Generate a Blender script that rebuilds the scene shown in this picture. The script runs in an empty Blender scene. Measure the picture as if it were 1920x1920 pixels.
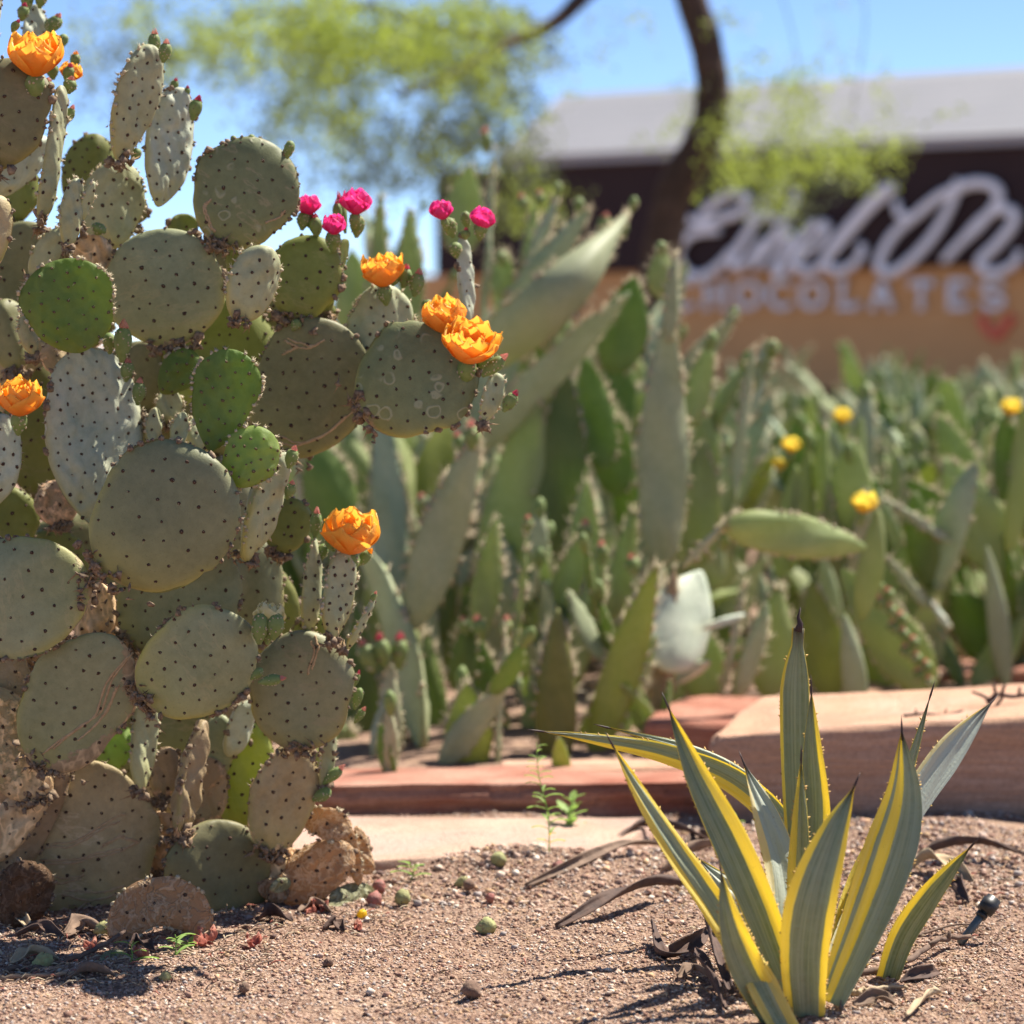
import bpy, math, random
import numpy as np
from mathutils import Vector, Matrix, noise as mnoise

scn = bpy.context.scene
col = scn.collection
R = math.radians
PI = math.pi
rng = np.random.RandomState(7)
random.seed(7)

# ------------------------------------------------------------------ camera, sky, sun, exposure
H = 0.8                                    # lens height above the bed
PITCH = R(4.05)
FPX = 4516.0                               # focal length in pixels of a 1920 px frame
cam_d = bpy.data.cameras.new('camera')
cam = bpy.data.objects.new('camera', cam_d); col.objects.link(cam)
cam.location = (0, 0, H)
cam.rotation_euler = (R(90) - PITCH, 0, 0)
cam_d.sensor_width = 36; cam_d.lens = 18 / (960 / FPX)
cam_d.clip_start = 0.05; cam_d.clip_end = 2000
cam_d.dof.use_dof = True
cam_d.dof.focus_distance = 3.12
cam_d.dof.aperture_fstop = 3.3
scn.camera = cam

SUN_EL, SUN_AZ = R(55), R(51)              # azimuth measured from straight ahead (+Y) to the right (+X)
world = bpy.data.worlds.new('World'); scn.world = world
world.use_nodes = True
wn = world.node_tree
sky = wn.nodes.new('ShaderNodeTexSky')
sky.sky_type = 'NISHITA'; sky.sun_disc = False
sky.sun_elevation = SUN_EL; sky.sun_rotation = SUN_AZ
sky.altitude = 1800; sky.air_density = 0.55; sky.dust_density = 0.0; sky.ozone_density = 3.0
bg = wn.nodes['Background']; bg.inputs['Strength'].default_value = 0.095
wn.links.new(sky.outputs[0], bg.inputs[0])

sd = bpy.data.lights.new('sun', 'SUN'); sd.energy = 5.0; sd.angle = R(0.5); sd.color = (1, .94, .84)
sun = bpy.data.objects.new('sun', sd); col.objects.link(sun)
SDIR = Vector((math.cos(SUN_EL) * math.sin(SUN_AZ), math.cos(SUN_EL) * math.cos(SUN_AZ), math.sin(SUN_EL)))
sun.rotation_euler = SDIR.to_track_quat('Z', 'Y').to_euler()
sun.location = (6, 6, 12)

scn.view_settings.view_transform = 'Standard'
scn.view_settings.look = 'None'
scn.view_settings.exposure = 1.18
scn.view_settings.gamma = 1
scn.view_settings.use_curve_mapping = False
scn.render.engine = 'CYCLES'
scn.cycles.max_bounces = 8; scn.cycles.diffuse_bounces = 4; scn.cycles.transmission_bounces = 4
scn.cycles.use_denoising = True

# ------------------------------------------------------------------ where a direction seen in the photograph lies in the garden
FW = np.array([0, math.cos(PITCH), -math.sin(PITCH)])
UP = np.array([0, math.sin(PITCH), math.cos(PITCH)])
RT = np.array([1.0, 0, 0])
CAMP = np.array([0, 0, H])
def ray(px, py):
    return RT * ((px - 960) / FPX) + UP * ((960 - py) / FPX) + FW
def P(px, py, Y):
    d = ray(px, py)
    return Vector(CAMP + d * (Y / d[1]))
def PZ(px, py, z=0.0):
    d = ray(px, py)
    return Vector(CAMP + d * ((z - H) / d[2]))
def gz(x, y):
    """height of the soil"""
    x = np.asarray(x, float); y = np.asarray(y, float)
    z = 0.006 * np.sin(3.1 * x + 1.3) * np.sin(2.7 * y + .4) + 0.004 * np.sin(9 * x + 2 * y) + 0.002 * np.sin(23 * x - 17 * y + 1)
    z = z + 0.024 * np.exp(-(((x - .02) / .30) ** 2 + ((y - 3.60) / .12) ** 2))
    z = z + 0.026 * np.exp(-(((x - .62) / .34) ** 2 + ((y - 3.75) / .22) ** 2))
    near = 1 / (1 + np.exp((y - 7) * 2))
    return z * near
def PG(px, py):
    z = 0.0
    for _ in range(5):
        p = PZ(px, py, z); z = float(gz(p.x, p.y))
    return p

# ------------------------------------------------------------------ scene-building helpers
def mesh_obj(name, V, F, mat, parent=None, attrs=None, smooth=True, kind=None, uv=None):
    """V (n,3) array, F list or (m,k) array of faces; one mesh object"""
    me = bpy.data.meshes.new(name)
    V = np.asarray(V, dtype=np.float32)
    if isinstance(F, np.ndarray):
        m, k = F.shape
        me.vertices.add(len(V)); me.vertices.foreach_set('co', V.ravel())
        me.loops.add(m * k); me.loops.foreach_set('vertex_index', F.astype(np.int32).ravel())
        me.polygons.add(m); me.polygons.foreach_set('loop_start', np.arange(0, m * k, k, dtype=np.int32))
        me.update(calc_edges=True)
    else:
        me.from_pydata(V.tolist(), [], F)
    if smooth: me.polygons.foreach_set('use_smooth', np.ones(len(me.polygons), dtype=bool))
    for an, arr in (attrs or {}).items():
        arr = np.asarray(arr, dtype=np.float32)
        if arr.ndim == 1:
            a = me.attributes.new(an, 'FLOAT', 'POINT'); a.data.foreach_set('value', arr)
        else:
            a = me.attributes.new(an, 'FLOAT_COLOR', 'POINT')
            if arr.shape[1] == 3: arr = np.hstack([arr, np.ones((len(arr), 1), dtype=np.float32)])
            a.data.foreach_set('color', arr.ravel())
    me.update()
    if mat is not None: me.materials.append(mat)
    o = bpy.data.objects.new(name, me); col.objects.link(o)
    if parent is not None: o.parent = parent
    if kind: o['kind'] = kind
    return o
def empty(name, loc, label, cat, group=None):
    o = bpy.data.objects.new(name, None); col.objects.link(o)
    o.location = loc; o.empty_display_size = .05
    return tag(o, label, cat, group)
def tag(o, label=None, cat=None, group=None, kind=None):
    if label: o['label'] = label
    if cat: o['category'] = cat
    if group: o['group'] = group
    if kind: o['kind'] = kind
    return o
class Acc:
    """collects pieces of one mesh"""
    def __init__(s): s.V = []; s.F = []; s.A = {}; s.n = 0
    def add(s, V, F, **at):
        V = np.asarray(V, float); F = np.asarray(F)
        s.V.append(V); s.F.append(F + s.n); s.n += len(V)
        for k, v in at.items():
            v = np.asarray(v, float)
            if v.ndim == 0: v = np.full(len(V), float(v))
            elif v.ndim == 1 and len(v) == 3 and len(V) != 3: v = np.tile(v, (len(V), 1))
            s.A.setdefault(k, []).append(v)
    def obj(s, name, mat, parent=None, smooth=True, kind=None):
        if not s.V: return None
        V = np.vstack(s.V)
        if len({f.shape[1] for f in s.F}) == 1: F = np.vstack(s.F)
        else: F = [tuple(r) for f in s.F for r in f.tolist()]
        return mesh_obj(name, V, F, mat, parent, {k: (np.vstack(v) if v[0].ndim == 2 else np.concatenate(v)) for k, v in s.A.items()}, smooth, kind)
def tube(pts, rad, n=8, closed_ends=True):
    """swept tube through pts with radius per point; quads"""
    pts = [Vector(p) for p in pts]
    if not hasattr(rad, '__len__'): rad = [rad] * len(pts)
    V = []; ref = Vector((.3, -.8, .52)).normalized()
    for i, p in enumerate(pts):
        t = (pts[min(i + 1, len(pts) - 1)] - pts[max(i - 1, 0)])
        t = t.normalized() if t.length > 1e-9 else Vector((0, 0, 1))
        a = t.cross(ref)
        if a.length < .1: a = t.cross(Vector((1, 0, 0)))
        a.normalize(); b = t.cross(a)
        for k in range(n):
            an = 2 * PI * k / n
            V.append(p + (a * math.cos(an) + b * math.sin(an)) * rad[i])
    F = []
    for i in range(len(pts) - 1):
        for k in range(n):
            F.append((i * n + k, i * n + (k + 1) % n, (i + 1) * n + (k + 1) % n, (i + 1) * n + k))
    V.append(pts[0]); V.append(pts[-1])
    if closed_ends:
        a = len(V) - 2; b = a + 1; e = (len(pts) - 1) * n
        for k in range(0, n, 2):
            F.append((a, (k + 2) % n, (k + 1) % n, k)); F.append((b, e + k, e + (k + 1) % n, e + (k + 2) % n))
    return np.array([tuple(v) for v in V]), np.array(F)
def spline(pts, n):
    """Catmull-Rom through pts (any dimension)"""
    pts = np.array([tuple(p) for p in pts], float)
    q = np.vstack([2 * pts[0] - pts[1], pts, 2 * pts[-1] - pts[-2]])
    out = []; m = len(pts) - 1
    for i in range(n):
        u = i / (n - 1) * m; k = min(int(u), m - 1); t = u - k
        a, b, c, d = q[k], q[k + 1], q[k + 2], q[k + 3]
        out.append(.5 * ((2 * b) + (-a + c) * t + (2 * a - 5 * b + 4 * c - d) * t * t + (-a + 3 * b - 3 * c + d) * t ** 3))
    return np.array(out)
_ico = None
def ico():
    global _ico
    if _ico is None:
        t = (1 + 5 ** .5) / 2
        V = np.array([(-1, t, 0), (1, t, 0), (-1, -t, 0), (1, -t, 0), (0, -1, t), (0, 1, t), (0, -1, -t), (0, 1, -t), (t, 0, -1), (t, 0, 1), (-t, 0, -1), (-t, 0, 1)], float)
        V /= np.linalg.norm(V[0])
        F = np.array([(0, 11, 5), (0, 5, 1), (0, 1, 7), (0, 7, 10), (0, 10, 11), (1, 5, 9), (5, 11, 4), (11, 10, 2), (10, 7, 6), (7, 1, 8), (3, 9, 4), (3, 4, 2), (3, 2, 6), (3, 6, 8), (3, 8, 9), (4, 9, 5), (2, 4, 11), (6, 2, 10), (8, 6, 7), (9, 8, 1)])
        _ico = (V, F)
    return _ico
def blobs(C, r, squash=None, N=None, jitter=.25, seed=0):
    """many icosahedra at C with radius r, squashed along normals N"""
    V0, F0 = ico(); n = len(C)
    rs = np.random.RandomState(seed)
    r = np.broadcast_to(np.asarray(r, float), (n,))
    V = np.tile(V0[None], (n, 1, 1)) * (1 + jitter * (rs.rand(n, 12, 1) - .5) * 2)
    if N is not None and squash is not None:
        d = (V * N[:, None, :]).sum(2, keepdims=True)
        V = V - d * N[:, None, :] * (1 - squash)
    V = V * r[:, None, None] + np.asarray(C)[:, None, :]
    F = (F0[None] + (np.arange(n) * 12)[:, None, None]).reshape(-1, 3)
    return V.reshape(-1, 3), F
def spikes(C, D, L, w, seed=0):
    """many thin three-sided spines from C along D with length L"""
    n = len(C); C = np.asarray(C); D = np.asarray(D); rs = np.random.RandomState(seed)
    L = np.broadcast_to(np.asarray(L, float), (n,))
    A = np.cross(D, rs.randn(n, 3)); A /= np.linalg.norm(A, axis=1, keepdims=True) + 1e-9
    B = np.cross(D, A)
    V = np.stack([C + A * w, C - .5 * A * w + .87 * B * w, C - .5 * A * w - .87 * B * w, C + D * L[:, None]], 1).reshape(-1, 3)
    F = (np.array([(0, 1, 3), (1, 2, 3), (2, 0, 3)])[None] + (np.arange(n) * 4)[:, None, None]).reshape(-1, 3)
    return V, F

# ------------------------------------------------------------------ materials
def newmat(name):
    m = bpy.data.materials.new(name); m.use_nodes = True
    nt = m.node_tree; b = nt.nodes['Principled BSDF']
    return m, nt, b
class NB:
    """short node-building helper"""
    def __init__(s, nt): s.nt = nt
    def n(s, t, **kw):
        x = s.nt.nodes.new(t)
        for k, v in kw.items(): setattr(x, k, v)
        return x
    def l(s, a, b): s.nt.links.new(a, b)
    def attr(s, name, out='Fac'):
        a = s.n('ShaderNodeAttribute', attribute_name=name); return a.outputs[out]
    def coord(s, which='Object', scale=(1, 1, 1)):
        t = s.n('ShaderNodeTexCoord'); mp = s.n('ShaderNodeMapping'); mp.inputs['Scale'].default_value = scale
        s.l(t.outputs[which], mp.inputs['Vector'])
        if which == 'Object':                                          # every object gets its own stretch of the pattern
            oi = s.n('ShaderNodeObjectInfo'); ad = s.n('ShaderNodeVectorMath', operation='ADD'); sc = s.n('ShaderNodeMath', operation='MULTIPLY'); sc.inputs[1].default_value = 53
            s.l(oi.outputs['Random'], sc.inputs[0]); s.l(mp.outputs[0], ad.inputs[0]); s.l(sc.outputs[0], ad.inputs[1]); return ad.outputs[0]
        return mp.outputs[0]
    def noise(s, vec, scale, detail=4, rough=.55, out='Fac'):
        x = s.n('ShaderNodeTexNoise'); x.inputs['Scale'].default_value = scale; x.inputs['Detail'].default_value = detail; x.inputs['Roughness'].default_value = rough
        if vec is not None: s.l(vec, x.inputs['Vector'])
        return x.outputs[out]
    def voro(s, vec, scale, feature='F1', out='Distance'):
        x = s.n('ShaderNodeTexVoronoi'); x.feature = feature; x.inputs['Scale'].default_value = scale
        s.l(vec, x.inputs['Vector']); return x.outputs[out]
    def ramp(s, fac, stops):
        x = s.n('ShaderNodeValToRGB'); e = x.color_ramp.elements
        while len(e) < len(stops): e.new(.5)
        for i, (p, c) in enumerate(stops):
            e[i].position = p; e[i].color = (*c, 1) if hasattr(c, '__len__') else (c, c, c, 1)
        s.l(fac, x.inputs[0]); return x.outputs[0]
    def mix(s, f, a, b, mode='MIX'):
        x = s.n('ShaderNodeMix', data_type='RGBA', blend_type=mode)
        for sock, v in ((x.inputs[0], f), (x.inputs[6], a), (x.inputs[7], b)):
            if isinstance(v, (int, float)): sock.default_value = v if sock.type == 'VALUE' else (v, v, v, 1)
            elif isinstance(v, tuple): sock.default_value = (*v, 1)
            else: s.l(v, sock)
        return x.outputs[2]
    def math(s, op, a, b=0.0, clamp=False):
        x = s.n('ShaderNodeMath', operation=op); x.use_clamp = clamp
        for sock, v in ((x.inputs[0], a), (x.inputs[1], b)):
            if isinstance(v, (int, float)): sock.default_value = v
            else: s.l(v, sock)
        return x.outputs[0]
    def bump(s, h, dist, strength=1.0, prev=None):
        x = s.n('ShaderNodeBump'); x.inputs['Distance'].default_value = dist; x.inputs['Strength'].default_value = strength
        s.l(h, x.inputs['Height'])
        if prev is not None: s.l(prev, x.inputs['Normal'])
        return x.outputs[0]

def pad_material(name, a, b, cork=(.36, .26, .155), yel=(.36, .31, .08), transl=0.0, tcol=None, bumpd=.0006, rings=0.0, scar=.3, rough=.55):
    m, nt, bs = newmat(name); q = NB(nt)
    oc = q.coord('Object')
    n1 = q.noise(oc, 14, 3); n2 = q.noise(oc, 90, 5, .6); n3 = q.noise(oc, 420, 2)
    c = q.mix(q.ramp(n1, [(.32, 0), (.68, 1)]), a, b)
    c = q.mix(q.math('MULTIPLY', q.ramp(n2, [(.35, 0), (.75, 1)]), .35), c, tuple(min(1, x * 1.5) for x in b))
    c = q.mix(q.math('MULTIPLY', q.attr('yel'), q.ramp(n1, [(.3, .55), (.6, 1)])), c, yel)
    # corky patches, ragged at the border
    ck = q.math('ADD', q.attr('cork'), q.math('MULTIPLY', q.math('SUBTRACT', n2, .5), 1.1))
    ck = q.ramp(ck, [(.46, 0), (.58, 1)])
    corkc = q.mix(q.ramp(n2, [(.3, 0), (.7, 1)]), tuple(x * .6 for x in cork), cork)
    corkc = q.mix(q.ramp(q.math('ABSOLUTE', q.math('SUBTRACT', q.noise(q.coord('Object', (1, 1, .5)), 38, 2), .5)), [(0, .8), (.015, .6), (.05, 0)]), corkc, tuple(min(1, x * 1.45) for x in cork))
    c = q.mix(ck, c, corkc)
    # thin healed scars along bands of a stretched noise
    sc = q.noise(q.coord('Object', (1, 1, 2.6)), 17, 6, .62)
    sm = q.ramp(sc, [(.58, 0), (.60, 1), (.625, 1), (.65, 0)])
    c = q.mix(q.math('MULTIPLY', q.math('MULTIPLY', sm, scar), q.attr('scar')), c, (.42, .31, .19))
    h = q.math('ADD', q.math('MULTIPLY', n3, .5), q.math('MULTIPLY', ck, 1.2))
    if rings > 0:
        wv = q.n('ShaderNodeTexNoise'); wv.inputs['Scale'].default_value = 40; q.l(oc, wv.inputs[0]); wm = q.n('ShaderNodeVectorMath', operation='MULTIPLY_ADD'); wm.inputs[1].default_value = (.014, .014, .014); q.l(wv.outputs['Color'], wm.inputs[0]); q.l(oc, wm.inputs[2])
        v = q.voro(wm.outputs[0], 34); rg = q.ramp(v, [(.24, 0), (.29, 1), (.33, 1), (.38, 0)])
        keep = q.ramp(q.noise(oc, 11, 2), [(.47, 0), (.53, 1)])
        rr = q.math('MULTIPLY', rg, keep)
        c = q.mix(q.math('MULTIPLY', rr, rings), c, (.38, .36, .22)); h = q.math('ADD', h, rr)
    c = q.mix(q.math('MULTIPLY', q.ramp(n3, [(.60, 0), (.72, 1)]), .25), c, tuple(x * .45 for x in a))
    oi = q.n('ShaderNodeObjectInfo')
    hsv = q.n('ShaderNodeHueSaturation'); q.l(c, hsv.inputs['Color'])
    q.l(q.math('ADD', .88, q.math('MULTIPLY', oi.outputs['Random'], .24)), hsv.inputs['Value'])
    q.l(q.math('ADD', .488, q.math('MULTIPLY', oi.outputs['Random'], .024)), hsv.inputs['Hue'])
    c = hsv.outputs[0]
    q.l(c, bs.inputs['Base Color']); bs.inputs['Roughness'].default_value = rough
    bs.inputs['Specular IOR Level'].default_value = .25
    bp = q.bump(h, bumpd); q.l(bp, bs.inputs['Normal'])
    if transl > 0:
        tr = q.n('ShaderNodeBsdfTranslucent'); mx = q.n('ShaderNodeMixShader'); mx.inputs[0].default_value = transl
        tc = q.mix(.6, c, tcol); q.l(tc, tr.inputs[0])
        q.l(bs.outputs[0], mx.inputs[1]); q.l(tr.outputs[0], mx.inputs[2])
        q.l(mx.outputs[0], nt.nodes['Material Output'].inputs[0])
    return m

PM = {
 'shade': pad_material('pad_shaded_green', (.145, .15, .078), (.185, .185, .10)),  # dimmed copy of the grey green skin, shade put into its colour
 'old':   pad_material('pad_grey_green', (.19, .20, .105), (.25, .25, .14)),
 'dark':  pad_material('pad_dark_green', (.145, .14, .065), (.19, .18, .085), scar=.6),  # dark skin; also paints deep shade into pads low and inside
 'ring':  pad_material('pad_ringed', (.135, .15, .07), (.175, .19, .09), rings=.6),
 'glauc': pad_material('pad_bluish_grey', (.34, .365, .25), (.44, .46, .34), bumpd=.0008, scar=.1),
 'pale':  pad_material('pad_pale', (.27, .28, .15), (.36, .37, .225), yel=(.46, .39, .10), scar=.3),
 'young': pad_material('pad_young_green', (.12, .175, .04), (.18, .235, .07), transl=.4, tcol=(.36, .50, .04), scar=0, bumpd=.001),
 'fresh': pad_material('pad_fresh_green', (.20, .28, .08), (.28, .36, .12), transl=.42, tcol=(.5, .7, .08), scar=0, bumpd=.001),
 'corky': pad_material('pad_corky', (.27, .195, .105), (.37, .275, .155), cork=(.64, .42, .23), scar=1.0, bumpd=.0012),
 'olive': pad_material('pad_olive', (.165, .18, .05), (.22, .23, .07), transl=.25, tcol=(.45, .55, .04)),
 'bgreen': pad_material('pad_broad_green', (.27, .315, .13), (.37, .41, .19), transl=.38, tcol=(.5, .64, .12), scar=0),
 'bgrey': pad_material('pad_long_grey', (.32, .355, .20), (.42, .45, .27), transl=.22, tcol=(.3, .5, .1), scar=0),
 'bdark': pad_material('pad_long_dark', (.125, .175, .055), (.19, .24, .08), transl=.4, tcol=(.34, .52, .07), scar=0),  # dark green skin, deepened to paint shaded gaps between field pads
 'bblue': pad_material('pad_long_blue', (.30, .36, .22), (.40, .45, .30), transl=.12, tcol=(.2, .4, .15), scar=0),
 'bwhite': pad_material('pad_waxy_white', (.42, .48, .36), (.54, .58, .45), scar=0),
 'byel': pad_material('pad_yellow_green', (.27, .30, .07), (.36, .38, .12), transl=.4, tcol=(.6, .68, .10), scar=0),
}
def plain(name, c1, c2=None, scale=60, rough=.7, transl=0.0, tcol=None, bumpd=0.0, spec=.3, detail=4, coord='Object'):
    m, nt, bs = newmat(name); q = NB(nt); oc = q.coord(coord)
    n = q.noise(oc, scale, detail); c = q.mix(q.ramp(n, [(.3, 0), (.7, 1)]), c1, c2 or tuple(x * .75 for x in c1))
    q.l(c, bs.inputs['Base Color']); bs.inputs['Roughness'].default_value = rough; bs.inputs['Specular IOR Level'].default_value = spec
    if bumpd: q.l(q.bump(n, bumpd), bs.inputs['Normal'])
    if transl:
        tr = q.n('ShaderNodeBsdfTranslucent'); mx = q.n('ShaderNodeMixShader'); mx.inputs[0].default_value = transl
        q.l(q.mix(.5, c, tcol or c1), tr.inputs[0]); q.l(bs.outputs[0], mx.inputs[1]); q.l(tr.outputs[0], mx.inputs[2])
        q.l(mx.outputs[0], nt.nodes['Material Output'].inputs[0])
    return m
M_areole = plain('areole_brown', (.045, .026, .018), (.09, .05, .03), 300, .9)
M_areole_g = plain('areole_green_tan', (.10, .07, .03), (.16, .13, .06), 300, .9)
M_spine = plain('spine_cream', (.62, .54, .38), (.48, .38, .24), 300, .7, transl=.3, tcol=(.8, .7, .5))
M_fringe = plain('rim_scab', (.10, .06, .04), (.30, .22, .14), 220, .9)
M_scar = plain('healed_scar', (.50, .36, .21), (.36, .24, .13), 160, .9)
M_shred = plain('dry_shred', (.40, .27, .15), (.22, .13, .07), 180, .9)
M_fringe_y = plain('rim_cream', (.58, .48, .30), (.66, .58, .42), 220, .9, transl=.3, tcol=(.8, .7, .5))
M_bud = plain('bud_green', (.17, .24, .07), (.25, .30, .11), 120, .6, transl=.2, tcol=(.4, .6, .1))
M_budtip = plain('bud_tip_pink', (.55, .18, .16), (.62, .34, .22), 90, .7, transl=.35, tcol=(.9, .3, .25))
M_buddark = plain('bud_tip_crimson', (.35, .03, .07), (.45, .10, .09), 90, .7, transl=.3, tcol=(.8, .05, .15))

def petal_mat(name, base, edge, tcol):
    m, nt, bs = newmat(name); q = NB(nt)
    f = q.attr('pv'); n = q.noise(q.coord('Object', (1, 1, .25)), 260, 3)
    c = q.mix(q.math('ADD', f, q.math('MULTIPLY', q.math('SUBTRACT', n, .5), .35)), base, edge)
    q.l(c, bs.inputs['Base Color']); bs.inputs['Roughness'].default_value = .45; bs.inputs['Specular IOR Level'].default_value = .3
    q.l(q.bump(n, .0006), bs.inputs['Normal'])
    tr = q.n('ShaderNodeBsdfTranslucent'); mx = q.n('ShaderNodeMixShader'); mx.inputs[0].default_value = .5
    q.l(q.mix(.5, c, tcol), tr.inputs[0]); q.l(bs.outputs[0], mx.inputs[1]); q.l(tr.outputs[0], mx.inputs[2])
    q.l(mx.outputs[0], nt.nodes['Material Output'].inputs[0])
    return m
M_orange = petal_mat('petal_orange', (.96, .33, .025), (.95, .60, .12), (1, .50, .04))
M_pinkp = petal_mat('petal_pink', (.80, .02, .22), (.92, .12, .38), (1, .04, .34))
M_yellow = petal_mat('petal_yellow', (.85, .55, .03), (.85, .75, .15), (1, .8, .1))
M_creamf = petal_mat('petal_cream', (.75, .62, .15), (.85, .80, .55), (1, .9, .4))
M_stamen = plain('stamen_yellow', (.85, .6, .08), (.8, .5, .05), 200, .7)

# ------------------------------------------------------------------ prickly pear pads
def pad_frame(b, t, yaw, bend_to=None):
    z = (t - b).normalized()
    toc = (Vector(CAMP) - (b + t) * .5).normalized()
    n = toc - z * toc.dot(z); n.normalize()
    y = -n; x = y.cross(z)
    rot = Matrix.Rotation(yaw, 3, z)
    x = rot @ x; y = rot @ y
    M = Matrix(((x.x, y.x, z.x), (x.y, y.y, z.y), (x.z, y.z, z.z)))
    return M
def make_pad(parent, spec, root_loc, name='pad', fine=True, spine_len=.004, edge='auto', label=None, res=None, spacing=None):
    """one pad: body mesh (origin at its base), areoles and rim spines as its children"""
    bx, by, tx, ty, wpx, D, yaw, tilt, mk, k = spec[:10]
    op = spec[10] if len(spec) > 10 else {}
    T = op.get('T', .021 if mk in ('young', 'fresh') else .031)
    seed = int(abs(bx * 7 + by * 13 + tx * 3)) % 99991
    rs = np.random.RandomState(seed)
    if fine and mk in ('old', 'shade', 'dark', 'ring', 'olive', 'corky'): yaw += rs.randn() * 7; tilt += rs.randn() * 4
    lpx = math.hypot(tx - bx, ty - by)
    dy = lpx * D / FPX * math.tan(R(tilt))
    b = P(bx, by, D - dy / 2); t = P(tx, ty, D + dy / 2)
    L = (t - b).length
    cy = max(.25, math.cos(R(yaw)))
    W = max(.02, (wpx * D / FPX - T * abs(math.sin(R(yaw))) * .8) / cy)
    T = min(T, W * .5, L * .3)
    Mx = pad_frame(b, t, R(yaw))
    wr = op.get('wr', 0.0007 if mk in ('old', 'dark', 'ring', 'olive') else .0015)     # waviness of the skin
    bend = op.get('bend', (rs.rand() - .5) * .10)
    cup = op.get('cup', (rs.rand() - .5) * .10)
    ph = rs.rand(12) * 6.28
    sp = spacing or 1.18 * op.get('sp', .0215 * (.8 if mk in ('young', 'fresh', 'pale', 'glauc') else 1.0))
    # areole lattice
    AR = []
    ang = rs.rand() * .5 + .3; nx = int(W / sp) + 3; nz = int(L / sp) + 3
    for i in range(-nx, nx + 1):
        for j in range(-nz, nz + 1):
            u = (i + .5 * (j % 2)) * sp; v = j * sp * .9
            x = u * math.cos(ang) - v * math.sin(ang) + rs.randn() * sp * .13; z = L / 2 + u * math.sin(ang) + v * math.cos(ang) + rs.randn() * sp * .13
            tt = z / L
            if .03 < tt < .97:
                f = 2 * math.sqrt(max(0, tt ** k * (1 - tt ** k))); g = abs(x) / (W / 2 * f + 1e-6)
                if g < .93: AR.append((x, z))
    AR = np.array(AR) if AR else np.zeros((0, 2))
    bumpA = op.get('tub', {'young': .0026, 'fresh': .0026, 'glauc': -.0016, 'pale': -.0008}.get(mk, -.0004))
    arc = R(op.get('arc', 0))
    def warp(Q):
        if not arc: return Q
        Q = np.array(Q, float); Rr = L / (2 * math.sin(arc / 2)); ph_ = (Q[:, 2] / L - .5) * arc; rad = Rr - Q[:, 0]
        return np.stack([-(rad * np.cos(ph_) - Rr * math.cos(arc / 2)), Q[:, 1], L / 2 + rad * np.sin(ph_)], -1)
    def warpn(C_, N_):
        if not arc: return N_
        d_ = warp(C_ + N_ * 1e-3) - warp(C_); return d_ / np.linalg.norm(d_, axis=1, keepdims=True)
    def outline(tt):
        f = 2 * np.sqrt(np.clip(tt ** k * (1 - tt ** k), 0, None))
        f = f * (1 - op.get('pt', 0) * tt ** 2.2)
        wob = 1 + .028 * np.sin(5 * tt * 2 + ph[0]) + .017 * np.sin(15 * tt + ph[1]) + .008 * np.sin(37 * tt + ph[2])
        return f * wob
    def surf(x, z, side):
        tt = np.clip(z / L, 0, 1); f = outline(tt)
        g = np.clip(np.abs(x) / (W / 2 * f + 1e-6), 0, 1)
        h = T / 2 * np.minimum(1, f * 1.3) ** .7 * np.clip(1 - g ** 2.1, 0, 1) ** .6
        env = np.clip(1 - g ** 6, 0, 1)
        w = np.sin(x * 170 + ph[2] + 2 * np.sin(z * 60 + ph[3])) * np.sin(z * 75 + ph[4]) + .6 * np.sin(x * 310 + ph[5] + z * 90) * np.sin(z * 140 + ph[6] + 1.5 * np.sin(x * 120))
        h = h + wr * w * env
        if len(AR) and bumpA:
            d2 = (x[..., None] - AR[:, 0]) ** 2 + (z[..., None] - AR[:, 1]) ** 2
            h = h + bumpA * np.exp(-d2 / (2 * (sp * .22) ** 2)).sum(-1) * env
        mid = bend * L * ((tt - .45) ** 2) * 4 * .5 + cup * W * g * g * .5 + .003 * np.sin(z * 22 + ph[7]) * np.sin(x * 25 + ph[8]) + .0035 * np.sin(x * 60 / max(W * 8, .5) + z * 30 + ph[9])
        crk = op.get('curl', 0.0)
        if crk: mid = mid + crk * L * (tt ** 2)
        return mid + side * h
    nt_, ng = res or ((34, 26) if not (abs(bumpA) > .001 or wr > .0012) else (56, 44))
    th = np.linspace(0.0, PI, nt_ + 1); tt = ((1 - np.cos(th)) / 2) ** (1 / k)
    gg = np.sin(np.linspace(-PI / 2, PI / 2, ng + 1))
    TT, GG = np.meshgrid(tt, gg, indexing='ij')
    dn = rs.rand(3); X = W / 2 * outline(TT) * GG * (1 - (.05 * np.exp(-((TT - .45 - .5 * dn[0]) / .022) ** 2) * (GG > .3) + .045 * np.exp(-((TT - .4 - .5 * dn[1]) / .03) ** 2) * (GG < -.3)) * fine) * (1 + .035 * np.sin(6 * TT + ph[10]) * np.sign(GG)); Z = TT * L
    Yf = surf(X, Z, -1); Yb = surf(X, Z, 1)
    n0 = (nt_ + 1) * (ng + 1)
    Yf[:, 0] = Yb[:, 0] = (Yf[:, 0] + Yb[:, 0]) / 2; Yf[:, -1] = Yb[:, -1] = (Yf[:, -1] + Yb[:, -1]) / 2
    V = np.vstack([np.stack([X, Yf, Z], -1).reshape(-1, 3), np.stack([X, Yb, Z], -1).reshape(-1, 3)])
    V = warp(V)
    idx = np.arange(n0).reshape(nt_ + 1, ng + 1)
    ib = idx + n0; ib[:, 0] = idx[:, 0]; ib[:, -1] = idx[:, -1]; ib[0, :] = idx[0, :]; ib[-1, :] = idx[-1, :]
    def quads(I, flip):
        a, b_, c, d = I[:-1, :-1], I[:-1, 1:], I[1:, 1:], I[1:, :-1]
        q_ = np.stack([a, b_, c, d] if not flip else [a, d, c, b_], -1).reshape(-1, 4); return q_
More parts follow.
